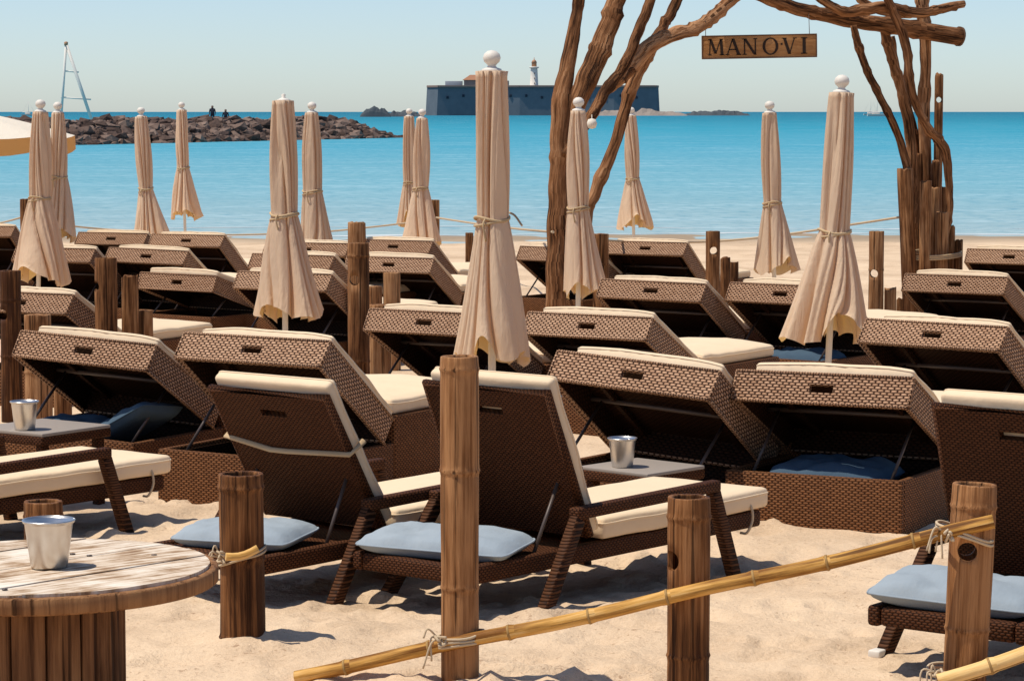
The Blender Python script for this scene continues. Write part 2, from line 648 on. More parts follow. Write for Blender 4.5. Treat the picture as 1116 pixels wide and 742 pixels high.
# ------------------------------------------------------------------ sand and sea
def build_sand():
    ys = [-40, -20, -8, 0, 4, 6]
    y = 7.0
    while y < 62:
        ys.append(y)
        y += .021 * (y / 8.0) ** 1.5
    ys += [66, 75, 90]
    xs = []
    x = 0.0
    while x < 70:
        xs.append(x)
        x += .024 if x < 2.4 else .024 + (x - 2.4) * .10
    xs = [-q for q in reversed(xs[1:])] + xs
    xs_, ys_ = np.array(xs), np.array(ys)
    X, Y = np.meshgrid(xs_, ys_)
    Z = -.012 * (Y - 12)
    Z = np.where(Y > 56, Z - .05 * (Y - 56), Z)
    # dips, dune ripples, foot prints
    P = rng.uniform
    for k in range(900):
        fx = P(-3.2, 3.2) if k < 650 else P(-9, 9)
        fy = P(8, 14) if k < 650 else P(14, 48)
        a = P(.05, .16) * (1 if k < 650 else 1.8)
        b = a * P(.45, .8)
        th = P(0, math.pi)
        dep = P(.004, .022) * (1 if k < 650 else 1.5)
        x0, x1 = np.searchsorted(xs_, (fx - a * 3, fx + a * 3))
        y0, y1 = np.searchsorted(ys_, (fy - a * 3, fy + a * 3))
        if x1 <= x0 or y1 <= y0:
            continue
        sel = (slice(y0, y1), slice(x0, x1))
        ux = (X[sel] - fx) * math.cos(th) + (Y[sel] - fy) * math.sin(th)
        uy = -(X[sel] - fx) * math.sin(th) + (Y[sel] - fy) * math.cos(th)
        q = (ux / a) ** 2 + (uy / b) ** 2
        Z[sel] += dep * (-np.exp(-q) + .55 * np.exp(-(np.sqrt(q) - 1.5) ** 2 * 4))
    # churned patches: clusters of small clods
    for c_ in range(46):
        cx_, cy_, cw, ch = P(-2.3, 2.3), P(8.4, 13), P(.15, .6), P(.08, .3)
        for k in range(int(P(30, 90))):
            lx, ly, sz = cx_ + rng.normal() * cw, cy_ + rng.normal() * ch, P(.014, .036)
            x0, x1 = np.searchsorted(xs_, (lx - sz * 3, lx + sz * 3))
            y0, y1 = np.searchsorted(ys_, (ly - sz * 3, ly + sz * 3))
            if x1 <= x0 or y1 <= y0:
                continue
            sub = (slice(y0, y1), slice(x0, x1))
            Z[sub] += P(.2, .5) * sz * np.exp(-((X[sub] - lx) ** 2 + (Y[sub] - ly) ** 2) / sz ** 2) * (1 if k % 3 else -1)
    for (mx_, my_, mr, mh) in ((-.966, 9.48, .13, .035), (.08, 10.26, .09, .03), (-.54, 10.78, .09, .03), (.92, 11.3, .09, .03), (-.78, 10.5, .09, .03),
                               (-1.7, 9.72, .11, .03), (1.36, 9.5, .08, .02), (-1.9, 12.4, .09, .03)):
        Z += mh * np.exp(-((X - mx_) ** 2 + (Y - my_) ** 2) / mr ** 2)
    fl = np.zeros_like(Z)
    for (ax, ay, am, ph) in ((1.3, .9, .018, 0), (-.7, 1.9, .015, 1.3), (3.1, 2.2, .009, 2.1), (2.2, -4.3, .006, .7), (.31, .5, .02, 4)):
        fl += am * np.sin(ax * X + ay * Y + ph + .8 * np.sin(.6 * X - .5 * Y + ph))
    Z += fl * np.clip((58 - Y) / 8, .15, 1)
    nx, ny = len(xs), len(ys)
    V = np.stack([X, Y, Z], -1).reshape(-1, 3)
    i = np.arange(nx - 1)
    j = np.arange(ny - 1)
    I, J = np.meshgrid(i, j)
    b = (J * nx + I).ravel()
    F = np.stack([b, b + 1, b + 1 + nx, b + nx], -1)
    me = bpy.data.meshes.new('sand')
    me.from_pydata(V.tolist(), [], F.tolist())
    me.polygons.foreach_set('use_smooth', [True] * len(F))
    me.materials.append(M['sand'])
    o = put('sand', me)
    o['kind'] = 'structure'


build_sand()
SEA_Z = -.5
mb = MB()
ysea = [49, 60, 80, 120, 200, 400, 900, 2500, 8000, 40000]
for a, b in zip(ysea[:-1], ysea[1:]):
    wa, wb = 60 + a * 1.2, 60 + b * 1.2
    mb.quad((-wa, a, 0), (wa, a, 0), (wb, b, 0), (-wb, b, 0))
sea = mb.build('sea', M['sea'], None, (0, 0, SEA_Z))
sea['kind'] = 'structure'
# thin line of foam along the shore
mb = MB()
for (y0, wid, ph) in ((54.2, .35, 0), (57.5, .18, 2)):
    pa = None
    for k in range(241):
        x = -30 + k * .25
        yy = y0 + .7 * math.sin(x * .31 + ph) + .3 * noise.noise(Vector((x * .7, ph, 0)))
        w = wid * max(.02, .5 + 1.1 * noise.noise(Vector((x * .55, 3 + ph, 1))))
        q = ((x, yy, SEA_Z + .006), (x, yy + w, SEA_Z + .006))
        if pa:
            mb.quad(pa[0], q[0], q[1], pa[1])
        pa = q
fo = mb.build('shore_foam', M['foam'])
fo['kind'] = 'stuff'
fo['label'] = 'thin white foam along the waterline'
fo['category'] = 'foam'


# ------------------------------------------------------------------ breakwater, fort, islets, boats
def rock_shape(sz, c, mbk, tones, seed):
    ico = [(-.526, .851, 0), (.526, .851, 0), (-.526, -.851, 0), (.526, -.851, 0), (0, -.526, .851), (0, .526, .851),
           (0, -.526, -.851), (0, .526, -.851), (.851, 0, -.526), (.851, 0, .526), (-.851, 0, -.526), (-.851, 0, .526)]
    fc = [(0, 11, 5), (0, 5, 1), (0, 1, 7), (0, 7, 10), (0, 10, 11), (1, 5, 9), (5, 11, 4), (11, 10, 2), (10, 7, 6), (7, 1, 8),
          (3, 9, 4), (3, 4, 2), (3, 2, 6), (3, 6, 8), (3, 8, 9), (4, 9, 5), (2, 4, 11), (6, 2, 10), (8, 6, 7), (9, 8, 1)]
    E = Euler((random.uniform(-.5, .5), random.uniform(-.5, .5), random.uniform(0, 6.3))).to_matrix()
    s = Vector((random.uniform(.8, 1.5), random.uniform(.6, 1.1), random.uniform(.4, .75))) * sz
    b = len(mbk.v)
    for p in ico:
        q = Vector(p) * random.uniform(.78, 1.22)
        q = E @ Vector((q.x * s.x, q.y * s.y, q.z * s.z))
        mbk.v.append(tuple(q + Vector(c)))
    tn = random.random()
    for f in fc:
        mbk.face([b + i for i in f])
    tones += [tn] * 12


def breakwater():
    mbk, tones = MB(), []
    A = at(-120, 161, 178)
    B = at(436, 150.5, 258)
    ax, ay, bx, by = A.x, A.y, B.x, B.y
    L = math.hypot(bx - ax, by - ay)
    dx, dy = (bx - ax) / L, (by - ay) / L
    n = 0
    while n < 3600:
        s = random.uniform(0, L + 5)
        wv = random.uniform(0, 9)
        endf = max(0.0, min(1.0, (L + 3 - s) / 6)) ** .75
        H = 1.72 * endf * (1 + .06 * math.sin(s * .35) + .05 * math.sin(s * 1.1))
        prof = min(1, wv / 4.2) if wv < 5.5 else max(0, 1 - (wv - 5.5) / 3.5)
        z = H * prof
        px_, py_ = ax + dx * s - dy * wv, ay + dy * s + dx * wv
        sz = random.choice((random.uniform(.25, .45), random.uniform(.35, .62), random.uniform(.5, .85))) * (.65 + .35 * endf)
        rock_shape(sz, (px_, py_, SEA_Z + z - .15), mbk, tones, n)
        n += 1
    o = mbk.build('rock_breakwater', M['rock'])
    a = o.data.attributes.new('tone', 'FLOAT', 'POINT')
    a.data.foreach_set('value', tones)
    tag(o, 'long breakwater of piled brown boulders on the left reaching out into the sea', 'breakwater')


breakwater()


def fort():
    Y = 1800
    gl = at(463, 125, Y).x
    gr = at(721, 125, Y).x
    top = at(500, 95.5, Y).z
    z0 = SEA_Z - 1
    f = thing('island_fort', 'dark stone sea fort with a lighthouse on the horizon', 'fort', ((gl + gr) / 2, Y, z0))
    hw = (gr - gl) / 2
    h = top - z0
    mb = MB()
    # battered polygonal curtain wall, bastion corners
    plan = [(-hw, 14), (-hw + 8, 0), (-hw * .45, 6), (-hw * .2, 2), (hw * .35, 4), (hw * .6, 0), (hw - 3, 2), (hw, 20), (hw * .8, 90), (-hw * .8, 90)]
    n = len(plan)
    b = len(mb.v)
    for zz, sc in ((0, 1.0), (h, .987)):
        for (x, y) in plan:
            mb.v.append((x * sc, y * sc + (1 - sc) * 45, zz))
    for k in range(n):
        k2 = (k + 1) % n
        mb.face((b + k, b + k2, b + n + k2, b + n + k))
    mb.face([b + n + k for k in range(n)])
    mb.build('curtain_wall', M['fort_stone'], f)
    mb = MB()
    for k in range(n):
        a_, c_ = plan[k], plan[(k + 1) % n]
        p0 = Vector((a_[0] * .98, a_[1] * .98, h + .7))
        p1 = Vector((c_[0] * .98, c_[1] * .98, h + .7))
        d = p1 - p0
        mx = Matrix.Translation((p0 + p1) / 2) @ Matrix.Rotation(math.atan2(d.y, d.x), 4, 'Z')
        mb.box((0, 0, 0), (d.length, 1.6, 1.5), .1, mx)
    mb.build('parapet', M['fort_cap'], f)
    for k in range(13):
        fx = -hw * .82 + k * hw * .135
        fy = np.interp(fx, [p[0] for p in plan[1:7]], [p[1] for p in plan[1:7]])
        w = MB()
        w.box((fx * .985, fy + .1 + (.35 if k % 2 else .1), h * (.72 if k % 3 else .66)), (1.5, 1.2, 1.7), .1)
        w.build('embrasure', M['dark_cloth'], f)
    cx = (gl + gr) / 2

    def X(px):
        return at(px, 100, Y).x - cx
    s = Y / FPX
    # keeper's house with gable roof
    ho = MB()
    x0, x1 = X(505), X(529)
    ho.box(((x0 + x1) / 2, 30, h + 2.6), (x1 - x0, 18, 5.2), .1)
    house = ho.build('house', M['fort_house'], f)
    rf = MB()
    zz, zr = h + 5.2, h + 8.8
    e = 1
    a1, a2, a3, a4 = (x0 - e, 20, zz), (x1 + e, 20, zz), (x1 + e, 40, zz), (x0 - e, 40, zz)
    r1, r2 = (x0 + 4, 30, zr), (x1 - 4, 30, zr)
    rf.quad(a1, a2, r2, r1)
    rf.quad(a3, a4, r1, r2)
    b = len(rf.v)
    rf.v += [a1, r1, a4, a2, a3, r2]
    rf.face((b, b + 1, b + 2))
    rf.face((b + 3, b + 4, b + 5))
    rf.build('roof', M['roof_tile'], house)
    pb = MB()
    x0, x1 = X(484), X(503)
    pb.box(((x0 + x1) / 2, 34, h + 2.3), (x1 - x0, 10, 4.6), .1)
    pb.build('annex', M['fort_pale'], f)
    pb = MB()
    x0 = X(545)
    pb.box((x0, 30, h + 2.4), (12, 8, 4.8), .1)
    pb.build('annex', M['fort_house'], f)
    # lighthouse: tower, gallery, lantern
    lx = X(582.5)
    t = MB()
    t.lathe([(3.1, 0), (2.9, .1), (2.35, 12.0), (2.3, 13.2)], 20, (lx, 30, h))
    tw = t.build('lighthouse_tower', M['light_tower'], f)
    for k in range(3):
        w = MB()
        w.box((lx + .3, 27.3 + .14 * k, h + 3 + 3.4 * k), (.6, .5, 1.1), .05)
        w.build('tower_window', M['fort_house'], tw)
    t = MB()
    t.lathe([(2.4, 13.2), (3.3, 13.5), (3.3, 14.3), (2.4, 14.4)], 20, (lx, 30, h))
    t.build('gallery', M['light_tower'], tw)
    t = MB()
    t.lathe([(1.7, 14.3), (1.7, 17.0), (1.95, 17.2), (1.2, 18.6), (.25, 19.2), (.2, 20.6), (0, 20.7)], 16, (lx, 30, h))
    t.build('lantern', M['lamp_red'], tw)


fort()


def islet(name, label, px0, px1, pyt, Y, m, rough=.5, seed=0):
    p0, p1 = at(px0, 122, Y), at(px1, 122, Y)
    hgt = at(px0, pyt, Y).z - SEA_Z
    L = p1.x - p0.x
    mb = MB()
    nx, ny = 40, 9
    for j in range(ny):
        for i in range(nx):
            u, v = i / (nx - 1), j / (ny - 1)
            e = (math.sin(math.pi * u) ** .5) * (math.sin(math.pi * v) ** .6)
            q = .55 + rough * noise.noise(Vector((u * 6 + seed, v * 2, seed))) + rough * .6 * noise.noise(Vector((u * 17 + seed, v * 5, 3)))
            mb.v.append((p0.x + L * u, Y + (v - .5) * L * .4, SEA_Z - .4 + (hgt + .4) * max(0, e * q * 1.35)))
    for j in range(ny - 1):
        for i in range(nx - 1):
            a = j * nx + i
            mb.face((a, a + 1, a + 1 + nx, a + nx))
    o = mb.build(name, m)
    tag(o, label, 'rock')


islet('rock_islet', 'dark hump of rock in the sea just beyond the breakwater tip', 392, 426, 113.5, 1300, M['islet'], .13, 1.7)
islet('rock_islet', 'low dark reef between the rock hump and the fort', 414, 462, 119.5, 1350, M['islet'], .4, 8.2)
islet('rock_islet', 'pale sandbank with boulders at the right foot of the fort', 640, 750, 119.6, 1700, M['pale_sandbank'], .5, 4.4)
islet('rock_islet', 'thin dark line of rocks on the horizon beneath the hanging sign', 745, 818, 119, 1750, M['islet'], .5, 11.0)


def boat(px, py_water, Y, length, label, mast=None, sail=False):
    p = at(px, 122, Y)
    b = thing('sailing_boat' if mast else 'motor_boat', label, 'boat', (p.x, Y, SEA_Z))
    mb = MB()
    n = 10
    rows = []
    for i in range(n):
        u = i / (n - 1)
        x = (u - .5) * length
        w = length * .16 * (1 - max(0, (u - .45) / .55) ** 2) + .02
        base = len(mb.v)
        dh = length * (.10 + .05 * u * u)
        mb.v += [(x, -w, dh), (x, -w * .6, -.2), (x, w * .6, -.2), (x, w, dh)]
        rows.append(base)
    for a, c in zip(rows[:-1], rows[1:]):
        for k in range(3):
            mb.face((a + k, c + k, c + k + 1, a + k + 1))
        mb.face((a, a + 3, c + 3, c))
    mb.face((rows[0], rows[0] + 1, rows[0] + 2, rows[0] + 3))
    mb.build('hull', M['white'], b)
    c = MB()
    c.box((-.05 * length, 0, length * .16), (length * .38, length * .17, length * .13), length * .03)
    c.build('cabin', M['white'], b)
    if mast:
        t = MB()
        t.tube([(0, 0, .5), (0, 0, mast)], length * .012, 6)
        t.build('mast', M['white'], b)
        t = MB()
        t.tube([(0, 0, length * .25), (-length * .42, 0, length * .25)], length * .018, 6)
        t.build('boom', M['white'], b)
        t = MB()
        t.tube([(0, 0, mast * .97), (length * .48, 0, length * .16)], length * .005, 5)
        t.tube([(0, 0, mast * .97), (-length * .48, 0, length * .12)], length * .005, 5)
        t.build('stays', M['white'], b)
    return b


boat(956, 122, 1500, 11, 'tiny white sailing boat on the horizon left of the right driftwood post', 11)
boat(949, 122, 1900, 10, 'faint farther sailing boat on the horizon beside the nearer one', 13)
boat(31, 122, 1700, 9, 'tiny sailing boat at the far left horizon', 9)
boat(283, 122, 420, 5.5, 'small white motor boat seen over the crest of the breakwater')

# white A-frame beacon
Y = 330
ap, l_, r_ = at(72, 48, Y), at(65, 121, Y), at(106, 124, Y)
bt = thing('frame_mast', 'tall pale A-shaped frame mast standing beyond the breakwater', 'mast', (ap.x, Y, SEA_Z))
o_ = Vector((ap.x, Y, SEA_Z))
zb = Vector((0, 0, -3.0))
mb = MB()
mb.tube([l_ - o_ + zb, ap - o_], .16, 8)
mb.build('pole', M['white'], bt)
mb = MB()
mb.tube([r_ - o_ + zb, ap - o_], .2, 8)
mb.build('pole', M['white'], bt)
for py in (78, 107):
    k = (py - 48) / 74
    a_, c_ = ap.lerp(l_, k) - o_, ap.lerp(r_, k) - o_
    mb = MB()
    mb.tube([a_, c_], .11, 6)
    mb.build('rung', M['white'], bt)
mb = MB()
mb.lathe([(.0, -.3), (.24, -.2), (.24, .2), (0, .3)], 10, ap - o_)
mb.build('masthead', M['lamp_red'], bt)


# ------------------------------------------------------------------ people on the breakwater
def skin_body(name, verts, edges, radii, m, parent, sub=2):
    me = bpy.data.meshes.new(name)
    me.from_pydata(verts, edges, [])
    me.materials.append(m)
    o = bpy.data.objects.new(name, me)
    COL.objects.link(o)
    o.parent = parent
    o.modifiers.new('skin', 'SKIN').use_smooth_shade = True
    for d, r in zip(me.skin_vertices[0].data, radii):
        d.radius = (r, r)
    me.skin_vertices[0].data[0].use_root = True
    sb = o.modifiers.new('sub', 'SUBSURF')
    sb.levels = 1
    sb.render_levels = sub
    return o


def person(px, py_top, Y, label, sit=False):
    top = at(px, py_top, Y)
    h = 1.7 if not sit else 1.25
    p = thing('person', label, 'person', (top.x, Y, top.z - h))
    d = 0 if not sit else -.45
    V = [(0, 0, .95), (0, 0, 1.2), (0, .0, 1.42), (0, 0, 1.5), (0, 0, 1.6), (0, 0, 1.68),
         (.1, 0, .9), (.12, -.03, .5), (.12, .02, .06), (.13, -.14, .03), (-.1, 0, .9), (-.13, .05, .5), (-.14, .1, .06), (-.14, -.06, .03),
         (.2, 0, 1.4), (.26, -.02, 1.12), (.24, -.14, .9), (-.2, 0, 1.4), (-.26, -.02, 1.12), (-.22, -.16, .92)]
    if sit:
        V = [(x, y, max(.05, z + d)) for (x, y, z) in V]
        for i, q in {7: (.13, -.4, .5), 8: (.13, -.42, .1), 9: (.13, -.55, .06), 11: (-.13, -.4, .5), 12: (-.13, -.42, .1), 13: (-.13, -.55, .06)}.items():
            V[i] = q
    E_ = [(0, 1), (1, 2), (2, 3), (3, 4), (4, 5), (0, 6), (6, 7), (7, 8), (8, 9), (0, 10), (10, 11), (11, 12), (12, 13), (2, 14), (14, 15), (15, 16), (2, 17), (17, 18), (18, 19)]
    Rr = [.15, .14, .15, .06, .1, .08, .1, .075, .05, .04, .1, .075, .05, .04, .07, .05, .035, .07, .05, .035]
    skin_body('body', V, E_, Rr, M['dark_cloth'], p)
    hd = MB()
    hd.lathe([(0, -.02), (.075, .0), (.095, .07), (.1, .13), (.08, .2), (0, .235)], 12, (0, 0, 1.48 + d))
    hd.build('head', M['skin'], p)
    hr = MB()
    hr.lathe([(.1, .12), (.104, .15), (.085, .21), (0, .245)], 12, (0, .012, 1.48 + d))
    hr.build('hair', M['dark_cloth'], p)


person(231.4, 115.5, 233, 'person in dark clothes standing upright on the crest of the breakwater')
person(245.8, 119.5, 236, 'person in dark clothes sitting low on the breakwater beside the standing one', True)

# ------------------------------------------------------------------ daybeds
DW, DT, DL, H1, LF, Y0 = .916, .152, .776, .27, 1.12, .10
H2 = H1 + DT - .01


def daybed_meshes():
    Mx = {}
    # lower box: hollow under the lid, closed and taller under the foot end
    b = MB()
    w2, th = DW / 2, .035
    b.box((0, -DL + th / 2, H1 / 2 - .06), (DW, th, H1 + .12), .01)
    for s in (-1, 1):
        b.box((s * (w2 - th / 2), (-DL + th + Y0) / 2, H1 / 2 - .06), (th, DL - th + Y0 - .002, H1 + .119), .01)
    b.box((0, (Y0 + LF) / 2, H2 / 2 - .06), (DW + .004, LF - Y0, H2 + .12), .014)
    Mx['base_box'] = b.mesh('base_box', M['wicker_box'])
    b = MB()
    b.box((0, -DL / 2 + .05, .03), (DW - .08, DL + .02, .04), .005)
    for s in (-1, 1):
        b.box((s * (w2 - .042), -DL / 2 + .05, H1 / 2 + .02), (.01, DL - .0, H1 - .09), .002)
    b.box((0, Y0 - .012, H1 / 2 + .04), (DW - .10, .01, H1 - .02), .002)
    Mx['shade_lining'] = b.mesh('shade_lining', M['wicker_shade'])  # floor and added inner sheets, coloured dark to stand for shade in the box
    # lid / raised backrest: origin at its hinge
    p = MB()
    y = -DL
    z0, z1 = 0, DT
    sw, s0, s1 = .062, .055, .098
    tk = .028
    xs = [-w2, -sw, sw, w2]
    zs = [z0, s0, s1, z1]
    for yy, flip in ((y, False), (y + tk, True)):
        for i in range(3):
            for j in range(3):
                if i == 1 and j == 1:
                    continue
                q = [(xs[i], yy, zs[j]), (xs[i + 1], yy, zs[j]), (xs[i + 1], yy, zs[j + 1]), (xs[i], yy, zs[j + 1])]
                if flip:
                    q.reverse()
                p.quad(*q)
    for (xa, za, xb, zb_) in ((-sw, s0, sw, s0), (sw, s0, sw, s1), (sw, s1, -sw, s1), (-sw, s1, -sw, s0), (w2, z0, -w2, z0), (w2, z1, w2, z0), (-w2, z1, w2, z1), (-w2, z0, -w2, z1)):
        p.quad((xa, y, za), (xb, y, zb_), (xb, y + tk, zb_), (xa, y + tk, za))
    for s in (-1, 1):
        p.box((s * (w2 - .014), (y + tk) / 2 + .001, DT / 2), (.028, DL - tk - .002, DT), .006)
    p.box((0, -.014, DT / 2), (DW - .058, .028, DT - .004), .004)
    r = .0075
    for z in (z0, z1):
        p.tube([(-w2, y, z), (w2, y, z)], r, 6)
        for s in (-1, 1):
            p.tube([(s * w2, y, z), (s * w2, 0, z)], r, 6)
    for s in (-1, 1):
        p.tube([(s * w2, y, z0), (s * w2, y, z1)], r, 6)
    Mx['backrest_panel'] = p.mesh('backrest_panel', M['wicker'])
    p = MB()
    for s in (-1, 1):
        p.box((s * .29, -DL / 2, DT - .05), (.03, DL - .07, .03), .004)
    p.box((0, (-DL + tk - .03) / 2, DT - .018), (DW - .058, DL - tk - .032, .03), .003)
    for s in (-1, 1):
        p.box((s * (w2 - .0315), (-DL + tk) / 2, DT / 2 - .014), (.005, DL - tk - .012, DT - .04), .001)
    p.box((0, -.0315, DT / 2 - .014), (DW - .07, .005, DT - .04), .001)
    p.box((0, -DL + tk + .003, DT / 2 - .045), (DW - .07, .004, .045), .001)
    Mx['underside'] = p.mesh('underside', M['wicker_shade'])  # deck, ribs and added thin sheets with the lid's shade in their colour
    p = MB()
    p.tube([(-w2 + .03, 0, 0), (w2 - .03, 0, 0)], .012, 8)
    Mx['crossbar'] = p.mesh('crossbar', M['steel'])
    p = MB()
    p.tube([(0, 0, 0), (0, 0, 1)], .008, 8)
    Mx['strut'] = p.mesh('strut', M['steel'])

    for k in range(3):
        def wob(q, k=k):
            e = 1 + .0 * q.x
            n1 = noise.noise(Vector((q.x * 3 + k * 9, q.y * 3, k)))
            n2 = noise.noise(Vector((q.x * 9 + k * 5, q.y * 9, k + 4)))
            top = 1 if q.z > 0 else 0
            puff = (1 - min(1, abs(q.x) / .42) ** 3) * .016
            return Vector((q.x + .010 * n1, q.y + .012 * n2, q.z + top * (puff + .012 * n1 + .004 * n2)))
        b = MB()
        b.box((.035, -DL / 2 + .01, DT + .0305), (DW - .09, DL - .035, .055), .018, None, (14, 12, 1), wob)
        piping(b, (.035, -DL / 2 + .01, DT + .0305), (DW - .09, DL - .035, .055), .018, wob)
        Mx['back_mattress', k] = b.mesh('back_mattress', M['cream'])
        b = MB()
        b.box((.0, (Y0 + LF) / 2 + .0, H2 + .042), (DW - .05, LF - Y0 - .02, .085), .024, None, (14, 14, 1), wob)
        piping(b, (.0, (Y0 + LF) / 2 + .0, H2 + .042), (DW - .05, LF - Y0 - .02, .085), .024, wob)
        Mx['foot_mattress', k] = b.mesh('foot_mattress', M['cream'])
    return Mx


DM = daybed_meshes()
DB_GROUP = 'woven daybeds in rows on the beach'


def set_tilt(root, t):
    for c in root.children:
        n = c.name.split('.')[0]
        if n in ('backrest_panel', 'back_mattress'):
            c.rotation_euler = (-t, 0, 0)
        elif n == 'crossbar':
            d = DL * .52
            c.location = (0, -d * math.cos(t) + .09 * math.sin(t), H1 + d * math.sin(t) + .09 * math.cos(t))
        elif n == 'strut':
            s = 1 if c.location.x > 0 else -1
            d = DL * .52
            a = Vector((s * .36, -d * math.cos(t) + .09 * math.sin(t), H1 + d * math.sin(t) + .09 * math.cos(t)))
            b = Vector((s * .36, -DL + .10, H1 - .04))
            v = a - b
            c.location = b
            c.rotation_euler = v.to_track_quat('Z', 'Y').to_euler()
            c.scale = (1, 1, v.length)


def make_daybed():
    r = thing('daybed', '', 'daybed', (0, 0, 0), (0, 0, 0), DB_GROUP)
    bx = put('base_box', DM['base_box'], r)
    put('shade_lining', DM['shade_lining'], bx)
    pn = put('backrest_panel', DM['backrest_panel'], r, (0, 0, H1))
    put('underside', DM['underside'], pn)
    put('crossbar', DM['crossbar'], r)
    for s in (-1, 1):
        put('strut', DM['strut'], r, (s * .36, 0, 0))
    put('back_mattress', DM['back_mattress', 0], r, (0, 0, H1))
    put('foot_mattress', DM['foot_mattress', 0], r)
    return r


# x, y of the hinge, heading, lid tilt, roll of the whole bed in the sand, label
BEDS = [
    (-2.11, 15.24, 27.6, 30.2, 2.8, 'woven daybed at far left with two blue cushions under its lid, behind a side table'),
    (-1.08, 14.28, 29.2, 37.0, .4, 'woven daybed with raised lid directly behind the strapped lounger'),
    (.915, 13.72, 34.5, 33.6, 3.2, 'woven daybed whose raised lid overhangs the side table with a bucket in the middle'),
    (1.82, 13.42, 28.6, 26.1, -.3, 'woven daybed at right front with a flat blue cushion in its open box'),
    (-.21, 17.6, 34.3, 29.5, 0, 'woven daybed just left behind the tall nearest parasol'),
    (.82, 17.3, 33.2, 29.3, 0, 'woven daybed just right behind the tall nearest parasol'),
    (1.39, 20.81, 33.1, 32.1, .5, 'woven daybed right of the parasol skirt beside the left driftwood trunk'),
    (2.38, 20.4, 36.9, 31.7, 0, 'woven daybed half hidden behind the large parasol on the right'),
    (1.66, 27.93, 29.8, 36.3, 0, 'woven daybed in the last row right of the left driftwood trunk'),
    (.81, 28.1, 36.0, 29.9, 0, 'woven daybed in the last row half behind the left driftwood trunk'),
    (-.93, 26.0, 23.5, 29.1, .3, 'woven daybed behind the two short logs right of the tall post with a hole'),
    (-1.0, 28.93, 27.0, 34.4, 0, 'woven daybed in the last row below the pair of touching parasols'),
    (2.73, 15.33, 40.4, 36.7, 0, 'woven daybed at the right edge in front of the three stepped posts'),
    (4.03, 22.61, 33.3, 28.1, 0, 'woven daybed at right in front of the base of the right driftwood trunk'),
    (5.35, 27.42, 31.0, 30.2, 0, 'woven daybed at the far right edge in the last row'),
    (-2.75, 25.45, 33.0, 17.5, .3, 'woven daybed with a thick cream mattress just behind the short pair of posts at left'),
    (-3.31, 26.4, 26.5, 34.8, 1.0, 'woven daybed in the second last row below the left one of two far parasols'),
    (-4.36, 31.0, 23.4, 35.5, 0, 'woven daybed in the last row at left, partly hidden behind a slim parasol'),
    (-3.38, 29.98, 23.6, 36.9, 0, 'woven daybed in the last row at left with rumpled mattress, beside open sand'),
    (-1.56, 22.04, 29.9, 32.9, 0, 'woven daybed half hidden behind the wide-skirted parasol left of the holed post'),
    (-4.24, 26.52, 24.8, 35.5, 0, 'woven daybed half hidden behind the leftmost pair of parasols'),
    (-3.19, 19.37, 29.8, 31.8, 0, 'woven daybed at the left edge below the leftmost parasol skirt'),
    (-6.17, 32.14, 18.3, 40.3, 0, 'woven daybed cut by the left edge of the photo in the last row'),
    (-1.78, 25.46, 29.4, 33.2, 0, 'woven daybed of which only a corner shows left of the wide-skirted parasol'),
    (-1.87, 27.17, 20.9, 38.3, 0, 'woven daybed in the last row showing beside the slim parasol left of the holed post'),
]
proto = make_daybed()
bed_objs = []
for i, (x, y, a, t, roll, lab) in enumerate(BEDS):
    o = proto if i == 0 else copy_tree(proto)
    o.location = (x, y, ground(y) - (.07 if i == 2 else 0))
    o.scale = (1.035,) * 3 if i == 2 else (1, 1, 1)
    o.rotation_euler = Euler((0, R(roll), -R(a)), 'XYZ')
    o['label'] = lab
    for c in o.children:
        n = c.name.split('.')[0]
        if n in ('back_mattress', 'foot_mattress'):
            c.data = DM[n, (i * 7 + 1) % 3]
    set_tilt(o, R(t))
    bed_objs.append(o)


# ------------------------------------------------------------------ cushions
def cushion_mesh(w, d, h, seed):
    mb = MB()
    n = 22
    for side in (1, -1):
        for j in range(n + 1):
            for i in range(n + 1):
                u, v = 2 * i / n - 1, 2 * j / n - 1
                # pillow outline pulled in between the corners
                x = u * w / 2 * (1 - .05 * (1 - v * v) * abs(u) ** 2 - .085 * (u * v) ** 4)
                y = v * d / 2 * (1 - .05 * (1 - u * u) * abs(v) ** 2 - .085 * (u * v) ** 4)
                e = max(0, (1 - u ** 4) * (1 - v ** 4)) ** .55
                wr = noise.noise(Vector((u * 2.2 + seed, v * 2.2, seed))) * .34 + noise.noise(Vector((u * 5 + seed, v * 3, seed + 5))) * .16 - .22 * math.exp(-((u - .25 * math.sin(seed) - .5 * v) / .10) ** 2) - .14 * math.exp(-((u + .5 + .7 * v) / .07) ** 2)
                z = side * h / 2 * e * (1 + (wr if side > 0 else 0))
                mb.v.append((x, y, z))
    m = (n + 1) ** 2
    for side in (0, 1):
        for j in range(n):
            for i in range(n):
                a = side * m + j * (n + 1) + i
                q = (a, a + 1, a + n + 2, a + n + 1)
                mb.face(q if side == 0 else tuple(reversed(q)), None, True)
    ring = [i for i in range(n)] + [j * (n + 1) + n for j in range(n)] + [n * (n + 1) + n - i for i in range(n)] + [(n - j) * (n + 1) for j in range(n)]
    loop = [Vector(mb.v[k]) for k in ring + ring[:1]]
    mb.tube(loop, .0045, 6, False)
    return mb


def cushion(loc, rot, size, m, label, seed):
    o = cushion_mesh(*size, seed).build('cushion', m, None, loc, rot)
    tag(o, label, 'cushion', 'blue cushions')
    return o


def on_bed(i, p):
    x, y, a = BEDS[i][0], BEDS[i][1], -R(BEDS[i][2])
    return (x + p[0] * math.cos(a) - p[1] * math.sin(a), y + p[0] * math.sin(a) + p[1] * math.cos(a), ground(y) + p[2])


